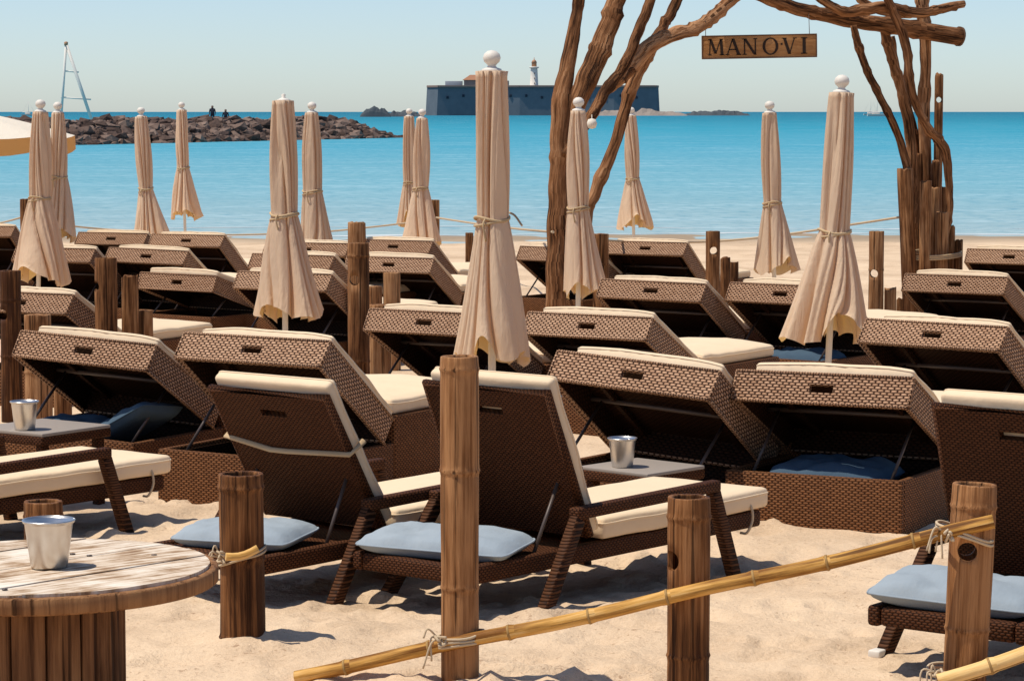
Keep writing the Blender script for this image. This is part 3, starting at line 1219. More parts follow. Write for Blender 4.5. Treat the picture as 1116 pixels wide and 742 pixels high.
cushion(on_bed(0, (-.12, -.48, .265)), (R(2), R(3), -R(20)), (.50, .42, .12), M['blue_shaded'], 'blue cushion lying flat in the open box of the far left daybed', 1)
cushion(on_bed(0, (.22, -.42, .31)), (R(-8), R(-28), -R(24)), (.46, .42, .11), M['blue_shaded'], 'blue cushion propped up slanting under the lid of the far left daybed', 2)
cushion(on_bed(3, (-.02, -.42, .235)), (R(2), 0, -R(28)), (.62, .44, .15), M['blue_shaded'], 'shaded blue cushion in the open box of the right front daybed', 3)
cushion(on_bed(7, (.1, -.45, .25)), (0, 0, -R(35)), (.6, .45, .14), M['blue_shaded'], 'blue cushion below the skirt of the large right parasol', 4)
cushion(on_bed(1, (.25, -.45, .2)), (0, 0, -R(30)), (.5, .45, .13), M['blue_shaded'], 'blue cushion in the box of the daybed behind the strapped lounger', 5)
cushion(on_bed(13, (.1, -.45, .25)), (0, 0, -R(30)), (.6, .45, .14), M['blue_shaded'], 'blue cushion under the lid of the daybed before the right driftwood trunk', 6)
cushion(on_bed(5, (-.2, -.45, .25)), (0, R(10), -R(30)), (.55, .45, .14), M['blue_shaded'], 'blue cushion under the daybed just right behind the tall nearest parasol', 7)

# ------------------------------------------------------------------ low loungers with arms
WL, S1, YA, YB, ZA, WF, YR, ZF, YFT, WB, YH, LB = .80, 1.37, .32, 1.24, .375, .62, .27, .20, 1.70, .64, .46, .655


def make_lounger(name_t):
    r = thing('sun_lounger', '', 'sun lounger', (0, 0, 0), (0, 0, 0), 'low woven sun loungers with armrests')
    # frame with woven deck
    b = MB()
    for s in (-1, 1):
        b.box((s * (WF / 2 - .025), (YFT - YR) / 2, ZF), (.05, YFT + YR, .075), .016)
    b.box((0, -YR + .03, ZF), (WF - .104, .056, .07), .016)
    b.box((0, YFT - .03, ZF), (WF - .104, .056, .07), .016)
    b.box((0, (YFT - YR) / 2, ZF + .012), (WF - .102, YFT + YR - .115, .022), .004)
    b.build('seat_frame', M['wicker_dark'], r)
    # arms and legs
    for s in (-1, 1):
        x0, x1 = s * (WL / 2 + .02), s * (WL / 2 - .025)
        pts = dict(rb=(x0, -.01, -.08), ra=(x1, YA, ZA), fa=(x1, YB, ZA + .01), fb=(x0, S1, -.08))

        def bar(p, q, w, d):
            p, q = Vector(p), Vector(q)
            dr = q - p
            zax = dr.normalized()
            xax = Vector((1, 0, 0))
            xax = (xax - zax * xax.dot(zax)).normalized()
            yax = zax.cross(xax)
            mx = Matrix((xax, yax, zax)).transposed().to_4x4()
            mx.translation = (p + q) / 2
            bb = MB()
            bb.box((0, 0, 0), (w, d, dr.length), .012, mx)
            return bb
        ra, fa = Vector(pts['ra']), Vector(pts['fa'])
        bar(pts['rb'], ra + Vector((0, 0, -.008)), .048, .062).build('leg', M['wicker_leg'], r)
        bar(pts['fb'], fa + Vector((0, 0, -.008)), .048, .062).build('leg', M['wicker_leg'], r)
        bar(ra + Vector((0, -.028, 0.012)), fa + Vector((0, .028, .012)), .056, .05).build('armrest', M['wicker_dark'], r)
        bb = MB()
        bb.box((s * (WL / 2 + .018), .008, .004), (.050, .060, .032), .008)
        bb.build('foot_cap', M['white'], r)
    return r


def backrest(r, tilt, strap=False):
    hz = ZF + .075
    e = put('backrest', None, r) if False else None
    w2 = WB / 2
    p = MB()
    # woven back with a hand slot; local -y is up the back, +z its cushion side
    sw, ya, yb = .07, -LB + .075, -LB + .105
    xs = [-w2, -sw, sw, w2]
    ys = [-LB, ya, yb, 0]
    for zz, flip in ((-.018, True), (.018, False)):
        for i in range(3):
            for j in range(3):
                if i == 1 and j == 1:
                    continue
                q = [(xs[i], ys[j], zz), (xs[i + 1], ys[j], zz), (xs[i + 1], ys[j + 1], zz), (xs[i], ys[j + 1], zz)]
                if flip:
                    q.reverse()
                p.quad(*q)
    for (xa, y_a, xb, y_b) in ((-sw, ya, sw, ya), (sw, ya, sw, yb), (sw, yb, -sw, yb), (-sw, yb, -sw, ya)):
        p.quad((xa, y_a, -.018), (xb, y_b, -.018), (xb, y_b, .018), (xa, y_a, .018))
    p.tube([(-w2, 0, 0), (-w2, -LB, 0), (w2, -LB, 0), (w2, 0, 0)], .021, 8)
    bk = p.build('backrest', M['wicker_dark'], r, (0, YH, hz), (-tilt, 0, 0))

    def wob(q):
        n1 = noise.noise(Vector((q.x * 4 + tilt * 9, q.y * 4, 1)))
        return Vector((q.x + .006 * n1, q.y + .006 * n1, q.z + .008 * n1))
    b = MB()
    b.box((0, -LB / 2 - .015, .055), (WB - .0, LB + .05, .062), .02, None, (10, 10, 1), wob)
    piping(b, (0, -LB / 2 - .015, .055), (WB, LB + .05, .062), .02, wob)
    b.build('back_mattress', M['cream'], r, (0, YH, hz), (-tilt, 0, 0))
    b = MB()
    L0 = YH + .09
    b.box((0, (L0 + YFT + .04) / 2, ZF + .085), (WB - .0, YFT + .04 - L0, .09), .024, None, (10, 14, 1), wob)
    piping(b, (0, (L0 + YFT + .04) / 2, ZF + .085), (WB, YFT + .04 - L0, .09), .024, wob)
    b.build('seat_mattress', M['cream'], r)
    for s in (-1, 1):
        b = MB()
        t0 = Vector((s * .25, YH - .42 * LB * math.cos(tilt), hz + .42 * LB * math.sin(tilt) - .03))
        b.tube([t0, (s * .25, YH - .27, ZF + .02)], .008, 6)
        b.build('back_stay', M['steel'], r)
    if strap:
        b = MB()
        ys_ = -LB * .60
        pts = [(-w2 - .03, ys_ - .03, .07), (-w2 - .026, ys_ - .03, -.02), (-w2 * .3, ys_ + .012, -.032), (0, ys_ + .012, -.032), (w2 + .026, ys_, -.026), (w2 + .03, ys_, .07)]
        b.tube(pts, .013, 6, True, 0, True, .45)
        b.build('strap', M['rope'], bk)
    # mattress tie at the foot end
    b = MB()
    yq = YFT - .10
    x = WF / 2 + .012
    b.tube(spline([(x - .02, yq, ZF + .09), (x + .006, yq, ZF + .05), (x + .008, yq, ZF), (x - .005, yq - .02, ZF - .05), (x - .04, yq - .02, ZF - .055)], 5), .006, 6)
    b.build('mattress_tie', M['rope_pale'], r)


LOUNGERS = [
    (-.23, 10.52, 40, 66, False, 'woven lounger in the middle behind the tallest bamboo post'),
    (-1.075, 10.76, 38, 59, True, 'woven lounger with a tan strap across its back, behind the short left post'),
    (1.66, 9.3, 37, 71, False, 'woven lounger cut by the right edge, beside the bamboo post with a rope knot'),
    (-2.98, 11.7, 38, 62, False, 'woven lounger at the left edge showing only its cream foot end'),
]
for (x, y, a, t, st, lab) in LOUNGERS:
    r = make_lounger('')
    r['label'] = lab
    r.location = (x, y, ground(y) + .0)
    r.rotation_euler = (0, 0, -R(a))
    backrest(r, R(t), st)


def on_lounger(i, p):
    x, y, a = LOUNGERS[i][0], LOUNGERS[i][1], -R(LOUNGERS[i][2])
    return (x + p[0] * math.cos(a) - p[1] * math.sin(a), y + p[0] * math.sin(a) + p[1] * math.cos(a), ground(y) + p[2])


cushion(on_lounger(0, (-.02, -.03, ZF + .075)), (R(3), R(1), -R(22)), (.68, .38, .105), M['blue'], 'pale blue cushion under the raised back of the middle lounger', 11)
cushion(on_lounger(1, (.0, -.02, ZF + .075)), (R(3), R(0), -R(20)), (.54, .38, .10), M['blue'], 'pale blue cushion under the back of the strapped lounger', 12)
cushion(on_lounger(2, (-.05, -.05, ZF + .08)), (R(3), R(2), -R(28)), (.62, .40, .11), M['blue'], 'pale blue cushion on the lounger at the right edge', 13)


# ------------------------------------------------------------------ side tables, buckets, spool table
def side_table(x, y, a, size, h, label):
    r = thing('side_table', label, 'side table', (x, y, ground(y)), (0, 0, -R(a)), 'woven side tables')
    b = MB()
    b.box((0, 0, h - .03), (size, size, .05), .012)
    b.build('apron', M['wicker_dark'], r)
    b = MB()
    b.box((0, 0, h), (size - .006, size - .006, .018), .005)
    b.build('table_top', M['table_top'], r)
    for sx in (-1, 1):
        for sy in (-1, 1):
            b = MB()
            b.box((sx * (size / 2 - .05), sy * (size / 2 - .05), (h - .055) / 2 - .04), (.05, .05, h - .055 + .08), .008)
            b.build('leg', M['wicker_dark'], r)


side_table(.62, 12.58, 43, .43, .32, 'dark woven side table in the middle below the raised daybed lid')
side_table(-2.42, 13.62, 35, .50, .40, 'dark woven side table at the left edge')


def bucket(p, rt, rb, h, label):
    o = thing('bucket', label, 'bucket', p, (0, 0, random.uniform(0, 6)), 'metal buckets')
    b = MB()
    b.lathe([(0, .004), (rb * .96, .004), (rb, .0), (rb + .002, .006), (rt - .002, h * .93), (rt - .002, h * .95), (rt + .003, h * .955), (rt + .003, h), (rt - .001, h + .002),
             (rt - .005, h * .97), (rb - .004, .012), (0, .012)], 40)
    b.build('body', M['alu'], o)
    b = MB()
    n = 28
    b.tube([((rt + .003) * math.cos(2 * math.pi * k / n), (rt + .003) * math.sin(2 * math.pi * k / n), h) for k in range(n + 1)], .0032, 6)
    b.build('rim', M['alu'], o)


zt = ground(12.58) + .329
q = at(678, 503, 12.55)
bucket((q.x, 12.53, zt), .066, .048, .138, 'silver metal bucket on the side table in the middle')
q = at(27, 462, 13.45)
bucket((q.x, 13.45, ground(13.62) + .409), .068, .050, .145, 'silver metal bucket on the side table at the left edge')


def spool():
    Y = 7.9
    x = -1.414
    zt = .64
    r = thing('spool_table', 'round table made of a wooden cable spool in the left foreground', 'table', (x, Y, ground(Y)))
    z = zt - ground(Y)
    RR = .53
    b = MB()
    b.lathe([(0, z - .052), (RR - .01, z - .052), (RR, z - .045), (RR, z - .006), (RR - .004, z - .001), (RR - .02, z), (RR - .024, z - .004), (0, z - .004)], 72)
    b.build('rim_disc', M['spool_side'], r)
    # planks of the top, cut to the circle
    a = R(48)
    e, f = Vector((math.cos(a), math.sin(a))), Vector((-math.sin(a), math.cos(a)))
    edges = [-.5, -.36, -.235, -.1, .02, .16, .29, .40, .5]
    b = MB()
    Rp = RR - .026
    for k in range(len(edges) - 1):
        lo, hi = edges[k] + .003, edges[k + 1] - .003
        n = 8
        top, bot = [], []
        for i in range(n + 1):
            w = lo + (hi - lo) * i / n
            if abs(w) >= Rp:
                w = math.copysign(Rp - .001, w)
            l = math.sqrt(Rp * Rp - w * w)
            top.append((e * l + f * w))
            bot.append((e * -l + f * w))
        zz = z + .006 + random.uniform(-.0025, .0025)
        for i in range(n):
            b.quad((*bot[i], zz), (*top[i], zz), (*top[i + 1], zz), (*bot[i + 1], zz))
        for s, seq in ((1, (bot[0], top[0])), (-1, (top[-1], bot[-1]))):
            b.quad((*seq[0], zz - .012), (*seq[1], zz - .012), (*seq[1], zz), (*seq[0], zz))
        for seq, fl in ((top, False), (bot, True)):
            for i in range(n):
                qq = [(*seq[i], zz - .012), (*seq[i + 1], zz - .012), (*seq[i + 1], zz), (*seq[i], zz)]
                if fl:
                    qq.reverse()
                b.quad(*qq)
    b.build('plank_top', M['spool_top'], r)
    # bolts and knots
    b = MB()
    for k in range(10):
        an, rd = random.uniform(0, 6.28), random.choice((.2, .36, .42))
        b.lathe([(.009, 0), (.009, .002), (0, .003)], 10, (rd * math.cos(an), rd * math.sin(an), z + .0075))
    b.build('bolts', M['steel'], r)
    # staved drum
    b = MB()
    n = 15
    rd = .25
    for k in range(n):
        an = 2 * math.pi * k / n + .12
        w = 2 * rd * math.tan(math.pi / n) - .008
        mx = Matrix.Rotation(an, 4, 'Z') @ Matrix.Translation((rd - .012, 0, (z - .055) / 2 - .02 + random.uniform(-.001, .001)))
        b.box((random.uniform(-.003, .003), 0, 0), (.024, w, z - .055 + .04), .005, mx)
    b.build('drum', M['spool_side'], r)
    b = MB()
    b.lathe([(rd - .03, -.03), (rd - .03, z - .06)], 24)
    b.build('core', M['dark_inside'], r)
    b = MB()
    b.lathe([(0, -.02), (RR, -.02), (RR, .045), (0, .045)], 60)
    b.build('lower_disc', M['spool_side'], r)
    return z + ground(Y)


zs = spool()
q = at(54.5, 625, 7.86)
bucket((q.x, 7.85, zs + .0085), .0735, .053, .141, 'silver metal bucket on the round spool table in the foreground')


# ------------------------------------------------------------------ posts
def cut_hole(me, pos, r, axis, name, through=True):
    """bore a round hole through a mesh and return the new mesh"""
    a = bpy.data.objects.new('tmp_a', me)
    COL.objects.link(a)
    c = MB()
    ax = Vector(axis).normalized()
    c.tube([Vector(pos) - ax * (.3 if through else 0), Vector(pos) + ax * .3], r, 20, True, 0, False)
    cm = c.mesh('tmp_c', M['dark_inside'])
    b = bpy.data.objects.new('tmp_b', cm)
    COL.objects.link(b)
    md = a.modifiers.new('b', 'BOOLEAN')
    md.operation = 'DIFFERENCE'
    md.object = b
    md.solver = 'EXACT'
    dg = bpy.context.evaluated_depsgraph_get()
    dg.update()
    out = bpy.data.meshes.new_from_object(a.evaluated_get(dg))
    out.name = name
    bpy.data.objects.remove(a)
    bpy.data.objects.remove(b)
    return out


def post_mesh(name, r, h, nodes, hollow, m, seed, lean_top=0, rag=.0, sides=28):
    mb = MB()
    prof = [(r * 1.02, -.25)]
    z = -.2
    zs_ = sorted(set([i * h / 14 for i in range(14)] + [n_ + d for n_ in nodes for d in (-.022, -.008, 0, .008, .022)]))
    for zz in zs_:
        if zz >= h - .004:
            continue
        k = 1.0
        for n_ in nodes:
            d = zz - n_
            if abs(d) < .03:
                k += .06 * math.exp(-(d / .007) ** 2) - .03 * math.exp(-((d + .016) / .007) ** 2)
        prof.append((r * k * (1 + .015 * math.sin(seed + zz * 5)), zz))
    prof += [(r * .995, h - .004), (r * .97, h)]
    if hollow:
        ri = r - .016
        prof += [(ri, h), (ri - .002, h - .006), (ri - .004, -.2), (0, -.2)]
    else:
        prof += [(r * .5, h + .001), (0, h + .003)]
    mb.lathe(prof, sides, (0, 0, 0), .05, seed)
    if rag:
        mb.v = [(x, y, z if z < h - .03 else z + rag * noise.noise(Vector((x * 30, y * 30, seed)))) for (x, y, z) in mb.v]
    return mb.mesh(name, m)


PG = 'wooden posts standing in the sand'


def post(px, py_top, Y, wpx, label, nodes=(), hollow=False, hole=None, m='wood_post', lean=0, seed=0, side_axis=(0, 1, 0), rag=.008, through=True):
    top = at(px, py_top, Y)
    g = ground(Y)
    r = wpx * Y / FPX / 2
    h = top.z - g
    me = post_mesh('wooden_post', r, h, [n_ * h for n_ in nodes], hollow, M[m], seed + 1.3, rag=.0025 if hollow else rag)
    if hole:
        hp = at(hole[0], hole[1], Y)
        me = cut_hole(me, (hp.x - top.x, 0, hp.z - g), hole[2] * Y / FPX, side_axis, 'wooden_post', through)
    o = put('wooden_post', me, None, (top.x, Y, g), (0, R(lean), 0))
    tag(o, label, 'post', PG)
    return o


BP = 'bamboo_post'
post(263, 516, 9.5, 50, 'short hollow bamboo post in the left foreground, tied with rope', (.12, .55, .93), True, None, BP, 0, 1)
post(501, 388, 8.95, 42, 'tallest bamboo post in the middle foreground', (.31, .66, .962), True, None, BP, 0, 2)
post(751, 541, 8.87, 47, 'hollow bamboo post with a hole in its left side, right of centre', (.2, .90), True, (736, 609, 11), BP, 0, 3, (-.5, -1, 0), 0, False)
post(1053, 527, 8.74, 48, 'hollow bamboo post with a hole right through it at the lower right', (.34, .9), True, (1047, 598, 10.5), BP, 2.2, 4, (.12, 1, 0))
post(47, 546, 9.7, 42, 'low bamboo stump just behind the bucket on the spool table', (.9,), True, None, BP, 0, 5)
post(11, 295, 18.0, 23, 'tall post with a hole at the left edge', (.42, .8), True, (4, 343, 6), BP, 0, 6)
post(41, 343, 17.3, 29, 'broad cut post right of the tall left edge post', (.5,), False, None, 'wood_post', 0, 7)
post(68, 400, 17.6, 20, 'dark short post in the shade under the far left daybed lid', (), False, None, 'wood_post', 0, 8)
post(115, 281, 18.5, 24, 'post with a hole, tallest of a stepped group of three at left', (.3,), True, (107, 312, 5.5), 'wood_post', 0, 9, (.3, 1, 0), .02)
post(141.5, 301, 18.7, 18.5, 'middle height post of the stepped group of three at left', (), False, None, 'wood_post', 0, 10, (0, 1, 0), .03)
post(158.5, 338, 18.8, 16, 'lowest post of the stepped group of three at left', (), False, None, 'wood_post', 0, 11)
post(390.5, 265, 17.9, 24, 'tall post with a hole left of the nearest parasol', (.33, .93), True, (387, 305, 5.5), 'wood_post', 0, 12)
post(389, 243, 21.5, 19.5, 'darker post directly behind the tall holed post', (), False, None, 'wood_post', 0, 13, (0, 1, 0), .02)
post(427, 297, 21.5, 19, 'short post behind the two small logs right of the tall holed post', (), False, None, 'wood_post', 0, 14)
post(409, 312, 20.5, 15, 'small dark log end above the short cut log', (), False, None, 'wood_post', 0, 15)
post(414, 332, 19.6, 24, 'short cut log beside the tall holed post', (), False, None, 'wood_post', 0, 16)
post(473.5, 218, 38, 11, 'slim post at the waterline holding the rope, left of the nearest parasol', (), False, None, 'wood_post', 0, 17)
post(511.5, 254, 30, 9, 'thin post peeping out left of the nearest parasol skirt', (), False, None, 'wood_post', 0, 18)
post(655, 255, 26, 17, 'post standing just right of the left driftwood trunk', (.7,), False, None, 'wood_post', 0, 19)
post(777, 252, 23.2, 15.5, 'post with a round see-through hole near its top, right of the left arch trunk', (.35,), True, (777.5, 273, 4.2), 'wood_post', 0, 20)
post(790.5, 281, 23.6, 11, 'second tallest of the stepped posts beside the see-through hole', (), False, None, 'wood_post', 0, 21, (0, 1, 0), .02)
post(800, 286, 23.8, 10, 'lowest of the stepped posts beside the see-through hole', (), False, None, 'wood_post', 0, 22, (0, 1, 0), .02)
post(955.5, 252, 22, 16.5, 'tallest of three stepped posts right of the large right parasol', (.4, .72), True, (953, 298, 4.6), 'wood_post', 0, 23, (.25, 1, 0), .02)
post(970.5, 315, 22.1, 13, 'middle one of three stepped posts right of the large right parasol', (), False, None, 'wood_post', 0, 24, (0, 1, 0), .03)
post(981, 326, 22.2, 8, 'lowest of three stepped posts right of the large right parasol', (), False, None, 'wood_post', 0, 25, (0, 1, 0), .03)
post(27, 217, 36, 10.5, 'post at far left in front of the water holding the rope', (), False, None, 'wood_post', 0, 26)


# ------------------------------------------------------------------ bamboo rails and knots
def bamboo_rail(a, b, r, label, seed):
    a, b = Vector(a), Vector(b)
    L = (b - a).length
    n = int(L / .02)
    nodes = []
    z = .18
    while z < L:
        nodes.append(z)
        z += random.uniform(.24, .34)
    pts, rad = [], []
    for i in range(n + 1):
        s = L * i / n
        sag = .012 * math.sin(math.pi * s / L) + .004 * math.sin(7 * s + seed)
        pts.append(a + (b - a) * (s / L) - Vector((0, 0, sag)))
        k = 1
        for q in nodes:
            k += .16 * math.exp(-((s - q) / .008) ** 2)
        rad.append(r * k)
    mb = MB()
    mb.tube(pts, rad, 14)
    mb.cur = 1
    for q in nodes:
        p0 = a + (b - a) * ((q - .004) / L)
        p1 = a + (b - a) * ((q + .004) / L)
        sg = Vector((0, 0, .012 * math.sin(math.pi * q / L) + .004 * math.sin(7 * q + seed)))
        mb.tube([p0 - sg, p1 - sg], r * 1.175, 14)
    o = mb.build('bamboo_rail', [M['bamboo_rail'], M['bamboo_node']])
    return tag(o, label, 'bamboo rail', 'bamboo rails')


p0 = at(322, 737, 8.98)
p1 = at(1083, 569, 8.63)
bamboo_rail(p0, p1, .0235, 'long slanting bamboo rail tied across the foreground posts', 1)
p0 = at(1022, 741, 8.62)
p1 = at(1175, 690, 8.6)
bamboo_rail(p0, p1, .025, 'second bamboo rail in the bottom right corner', 2)
p0 = at(246, 606, 9.37)
p1 = at(281, 598, 9.40)
bamboo_rail(p0, p1, .014, 'broken stub of bamboo tied to the short left post', 3)


def knot(c, r, label, tilt=0, turns=3, tails=3, rr=.005, gap=.012):
    mb = MB()
    c = Vector(c)
    for k in range(turns):
        pts = []
        for i in range(25):
            a = 2 * math.pi * i / 24
            pts.append(c + Vector((math.cos(a) * r, math.sin(a) * r, gap * (k - turns / 2) + math.cos(a) * tilt + .003 * math.sin(3 * a + k))))
        mb.tube(pts, rr, 6)
    for k in range(tails):
        a0 = c + Vector((-r * .8, -r * .75, 0))
        a1 = a0 + Vector((random.uniform(-.05, .0), random.uniform(-.03, 0), random.uniform(-.02, .05)))
        a2 = a1 + Vector((random.uniform(-.03, .03), -.01, random.uniform(-.09, -.02)))
        mb.tube(spline([a0, a1, a2], 5), rr * .7, 5)
    for k in range(4):
        a0 = c + Vector((-r * .75, -r * .8, random.uniform(-.012, .012)))
        mb.tube(spline([a0, a0 + Vector((random.uniform(-.02, .02), -.022, random.uniform(-.02, .02))), a0 + Vector((random.uniform(-.03, .03), -.004, random.uniform(-.02, .02)))], 5), rr, 6)
    o = mb.build('rope_knot', M['rope_pale'])
    tag(o, label, 'rope', 'rope lashings on the posts')


q = at(263, 603, 9.5)
knot((q.x, 9.5, q.z), .087, 'pale rope lashed round the short left bamboo post', .025, 2)
q = at(501, 692, 8.95)
knot((q.x, 8.93, q.z), .082, 'rope lashing where the rail crosses the tallest post', .012, 3)
q = at(1050, 578, 8.74)
knot((q.x, 8.72, q.z), .092, 'frayed rope knot on the bamboo post with the see-through hole', -.03, 2, 4)
q = at(1041, 728, 8.72)
knot((q.x, 8.72, q.z), .092, 'rope lashing low on the post in the bottom right corner', .0, 2, 3)

# ------------------------------------------------------------------ parasols
UG = 'closed cream parasols'


def canopy_mesh(L, rt, rm, rtie, rb, ftie, seed, dirn, ecc):
    rd = random.Random(seed)
    mb = MB()
    nt_, nz = 240, 50
    lob = 9
    ph = [rd.uniform(0, 6.28) for _ in range(8)]
    amps = [rd.uniform(.55, 1.35) for _ in range(lob)]
    tw = rd.uniform(-.9, .9)
    lift = [(rd.uniform(-2.2, -.9), rd.uniform(.25, .5), rd.uniform(.05, .11)) for _ in range(2)]
    base = len(mb.v)
    for j in range(nz + 1):
        s = j / nz
        if s < ftie:
            k = s / ftie
            r0 = rt + (rm - rt) * math.sin(min(1, k / .62) * math.pi / 2) if k < .62 else rm + (rtie - rm) * ((k - .62) / .38) ** 1.6
            amp = .40 + .16 * math.sin(k * math.pi)
        else:
            k = (s - ftie) / (1 - ftie)
            r0 = rtie + (rb - rtie) * (k ** .88)
            amp = .42 - .06 * k
        if j == 0:
            amp = .08
        for i in range(nt_):
            th = 2 * math.pi * i / nt_
            a = th + tw * s + .30 * math.sin(2 * th + ph[0] + 2.3 * s) + .15 * math.sin(3 * th + ph[6] - 3 * s)
            q = a / (2 * math.pi) * lob
            li = int(q % lob)
            saw = q % 1.0
            ridge = abs(math.sin(math.pi * saw)) ** .55                  # round pleat between two narrow creases
            half = abs(math.sin(2 * math.pi * saw + .5 * math.sin(ph[1] + li * 2.2))) ** .5
            lean_ = .25 * (saw - .5) * (1 if amps[li] > .95 else -1)          # pleats lie over one another
            fine = .05 * math.sin(a * lob * 3 + ph[7] + 5 * s)
            rr = r0 * (1.1 - amp + amp * (ridge * (.62 + .3 * amps[li]) + .22 * half + lean_ + fine - .12))
            rr *= 1 + .05 * math.sin(th + ph[2] + 3 * s)
            z = -L * s
            if s > ftie:
                kk = (s - ftie) / (1 - ftie)
                rr *= 1 + ecc * kk * math.cos(th - dirn) + .10 * kk * math.sin(3 * th + ph[3])
                z += kk ** 3 * (.03 * math.sin(2 * th + ph[4]) + .022 * math.sin(5 * th + ph[5]) + .04 * ridge)
                for (c, w, h) in lift:
                    d = (th - c + math.pi) % (2 * math.pi) - math.pi
                    z += kk ** 3 * h * math.exp(-(d / w) ** 2)
            mb.v.append((rr * math.cos(th), rr * math.sin(th), z))
    for j in range(nz):
        for i in range(nt_):
            i2 = (i + 1) % nt_
            mb.face((base + j * nt_ + i, base + (j + 1) * nt_ + i, base + (j + 1) * nt_ + i2, base + j * nt_ + i2), None, True)
    c = len(mb.v)
    mb.v.append((0, 0, .012))
    for i in range(nt_):
        mb.face((base + i, base + (i + 1) % nt_, c), None, True)
    return mb


def parasol(px, pyt, pyb, Y, wt, wm, wtie, wb, ftie, label, dirn=0, ecc=.1, seed=0, lean=0, lean_y=0, finial='ball', tie='cord'):
    sc = Y / FPX
    top = at(px, pyt, Y)
    g = ground(Y)
    H = top.z - g
    L = (pyb - pyt) * sc
    r = thing('parasol', label, 'parasol', (top.x - math.tan(R(lean)) * H, Y, g), (R(lean_y), R(lean), 0), UG)
    mb = canopy_mesh(L, wt * sc / 2, wm * sc / 2, wtie * sc / 2, wb * sc / 2, ftie, seed, dirn, ecc)
    mb.build('canopy', M['canvas'], r, (0, 0, H))
    b = MB()
    b.lathe([(.021, -.1), (.021, H - .08)], 14)
    b.build('pole', M['white'], r)
    b = MB()
    b.lathe([(0, 0), (.26, 0), (.27, .01), (.26, .05), (.06, .06), (.035, .07), (.035, .34), (.03, .35), (0.022, .35)], 28, (0, 0, -.03))
    b.build('base', M['white'], r)
    fs = 1.0
    b = MB()
    if finial == 'ball':
        b.lathe([(.05, -.012), (.056, 0), (.052, .01), (.028, .018), (.022, .028), (.028, .036), (.043, .05), (.049, .07), (.043, .092), (.024, .108), (0, .113)], 24, (0, 0, H + .003))
    else:
        b.lathe([(.05, -.01), (.055, 0), (.03, .012), (.012, .02), (.016, .04), (0, .05)], 16, (0, 0, H + .003))
    b.build('finial', M['white'], r)
    # cord round the folded cloth
    b = MB()
    rt_ = wtie * sc / 2 * 1.13
    zz = H - L * ftie
    pts = [(rt_ * math.cos(a) * (1 + .03 * math.sin(5 * a)), rt_ * math.sin(a), zz + .012 * math.sin(a * 2 + seed)) for a in [2 * math.pi * k / 30 for k in range(31)]]
    b.tube(pts, .0085, 6, False)
    if tie == 'cord':
        pts = [(rt_ * 1.02 * math.cos(a), rt_ * 1.02 * math.sin(a), zz - .02 + .02 * math.cos(a)) for a in [2 * math.pi * k / 30 for k in range(31)]]
        b.tube(pts, .007, 6, False)
    b.tube(spline([(-rt_ * .4, -rt_ * .95, zz), (-rt_ * .5, -rt_ * 1.2, zz - .03), (-rt_ * .35, -rt_ * 1.05, zz - .12)], 5), .006, 5)
    b.build('tie', M['rope'], r)
    return r


parasol(536, 78, 397, 14.7, 34, 36, 33, 78, .50, 'nearest and tallest closed parasol in the centre', 0, .04, 101)
parasol(917, 101, 372, 17.2, 25, 31, 31, 95, .555, 'large closed parasol with a wide skirt on the right', 3.1, .08, 102, 2.2)
parasol(309, 110, 349, 19.3, 22, 29, 27, 74, .515, 'closed parasol with a wide skirt left of the tall holed post', -.5, .15, 103, 0, 0, 'knob')
parasol(630.5, 121, 323, 22.7, 15, 24, 21, 46, .52, 'closed parasol hanging beside the left driftwood trunk', 0, .3, 104, 0)
parasol(839, 123, 300, 26, 14, 20, 18, 46, .55, 'closed parasol over the sand left of the large right one', 0, .1, 105, -2)
parasol(44, 122, 308, 25, 15, 22, 21, 62, .50, 'front one of the leftmost pair of closed parasols', 0, .1, 106, 1.5)
parasol(63, 123, 262, 28.5, 12, 17, 16, 40, .5, 'rear one of the leftmost pair of closed parasols', 3, .1, 107)
parasol(154, 127, 264, 33, 12, 17, 14, 36, .57, 'slim closed parasol leaning slightly, before the breakwater at left', .3, .15, 108, -2.8)
parasol(198, 120, 238, 38.7, 10, 14, 12, 34, .53, 'closed parasol against the water with its pole showing, right of the slim one', 0, .05, 109, -1)
parasol(340, 123, 286, 28.5, 13, 20, 19, 38, .52, 'closed parasol directly behind the wide-skirted one at left', -.4, .2, 110)
parasol(460, 129, 269, 33, 11, 17, 15, 40, .54, 'front one of the touching pair of closed parasols before the fort', 0, .05, 111, 1.6)
parasol(446, 127, 246, 39, 10, 14, 12, 24, .6, 'rear one of the touching pair of closed parasols before the fort', 2, .05, 112)
parasol(688, 126, 250, 37, 10, 15, 13, 38, .55, 'closed parasol between the driftwood legs, pole above the last row', 0, .05, 113, -1.4)


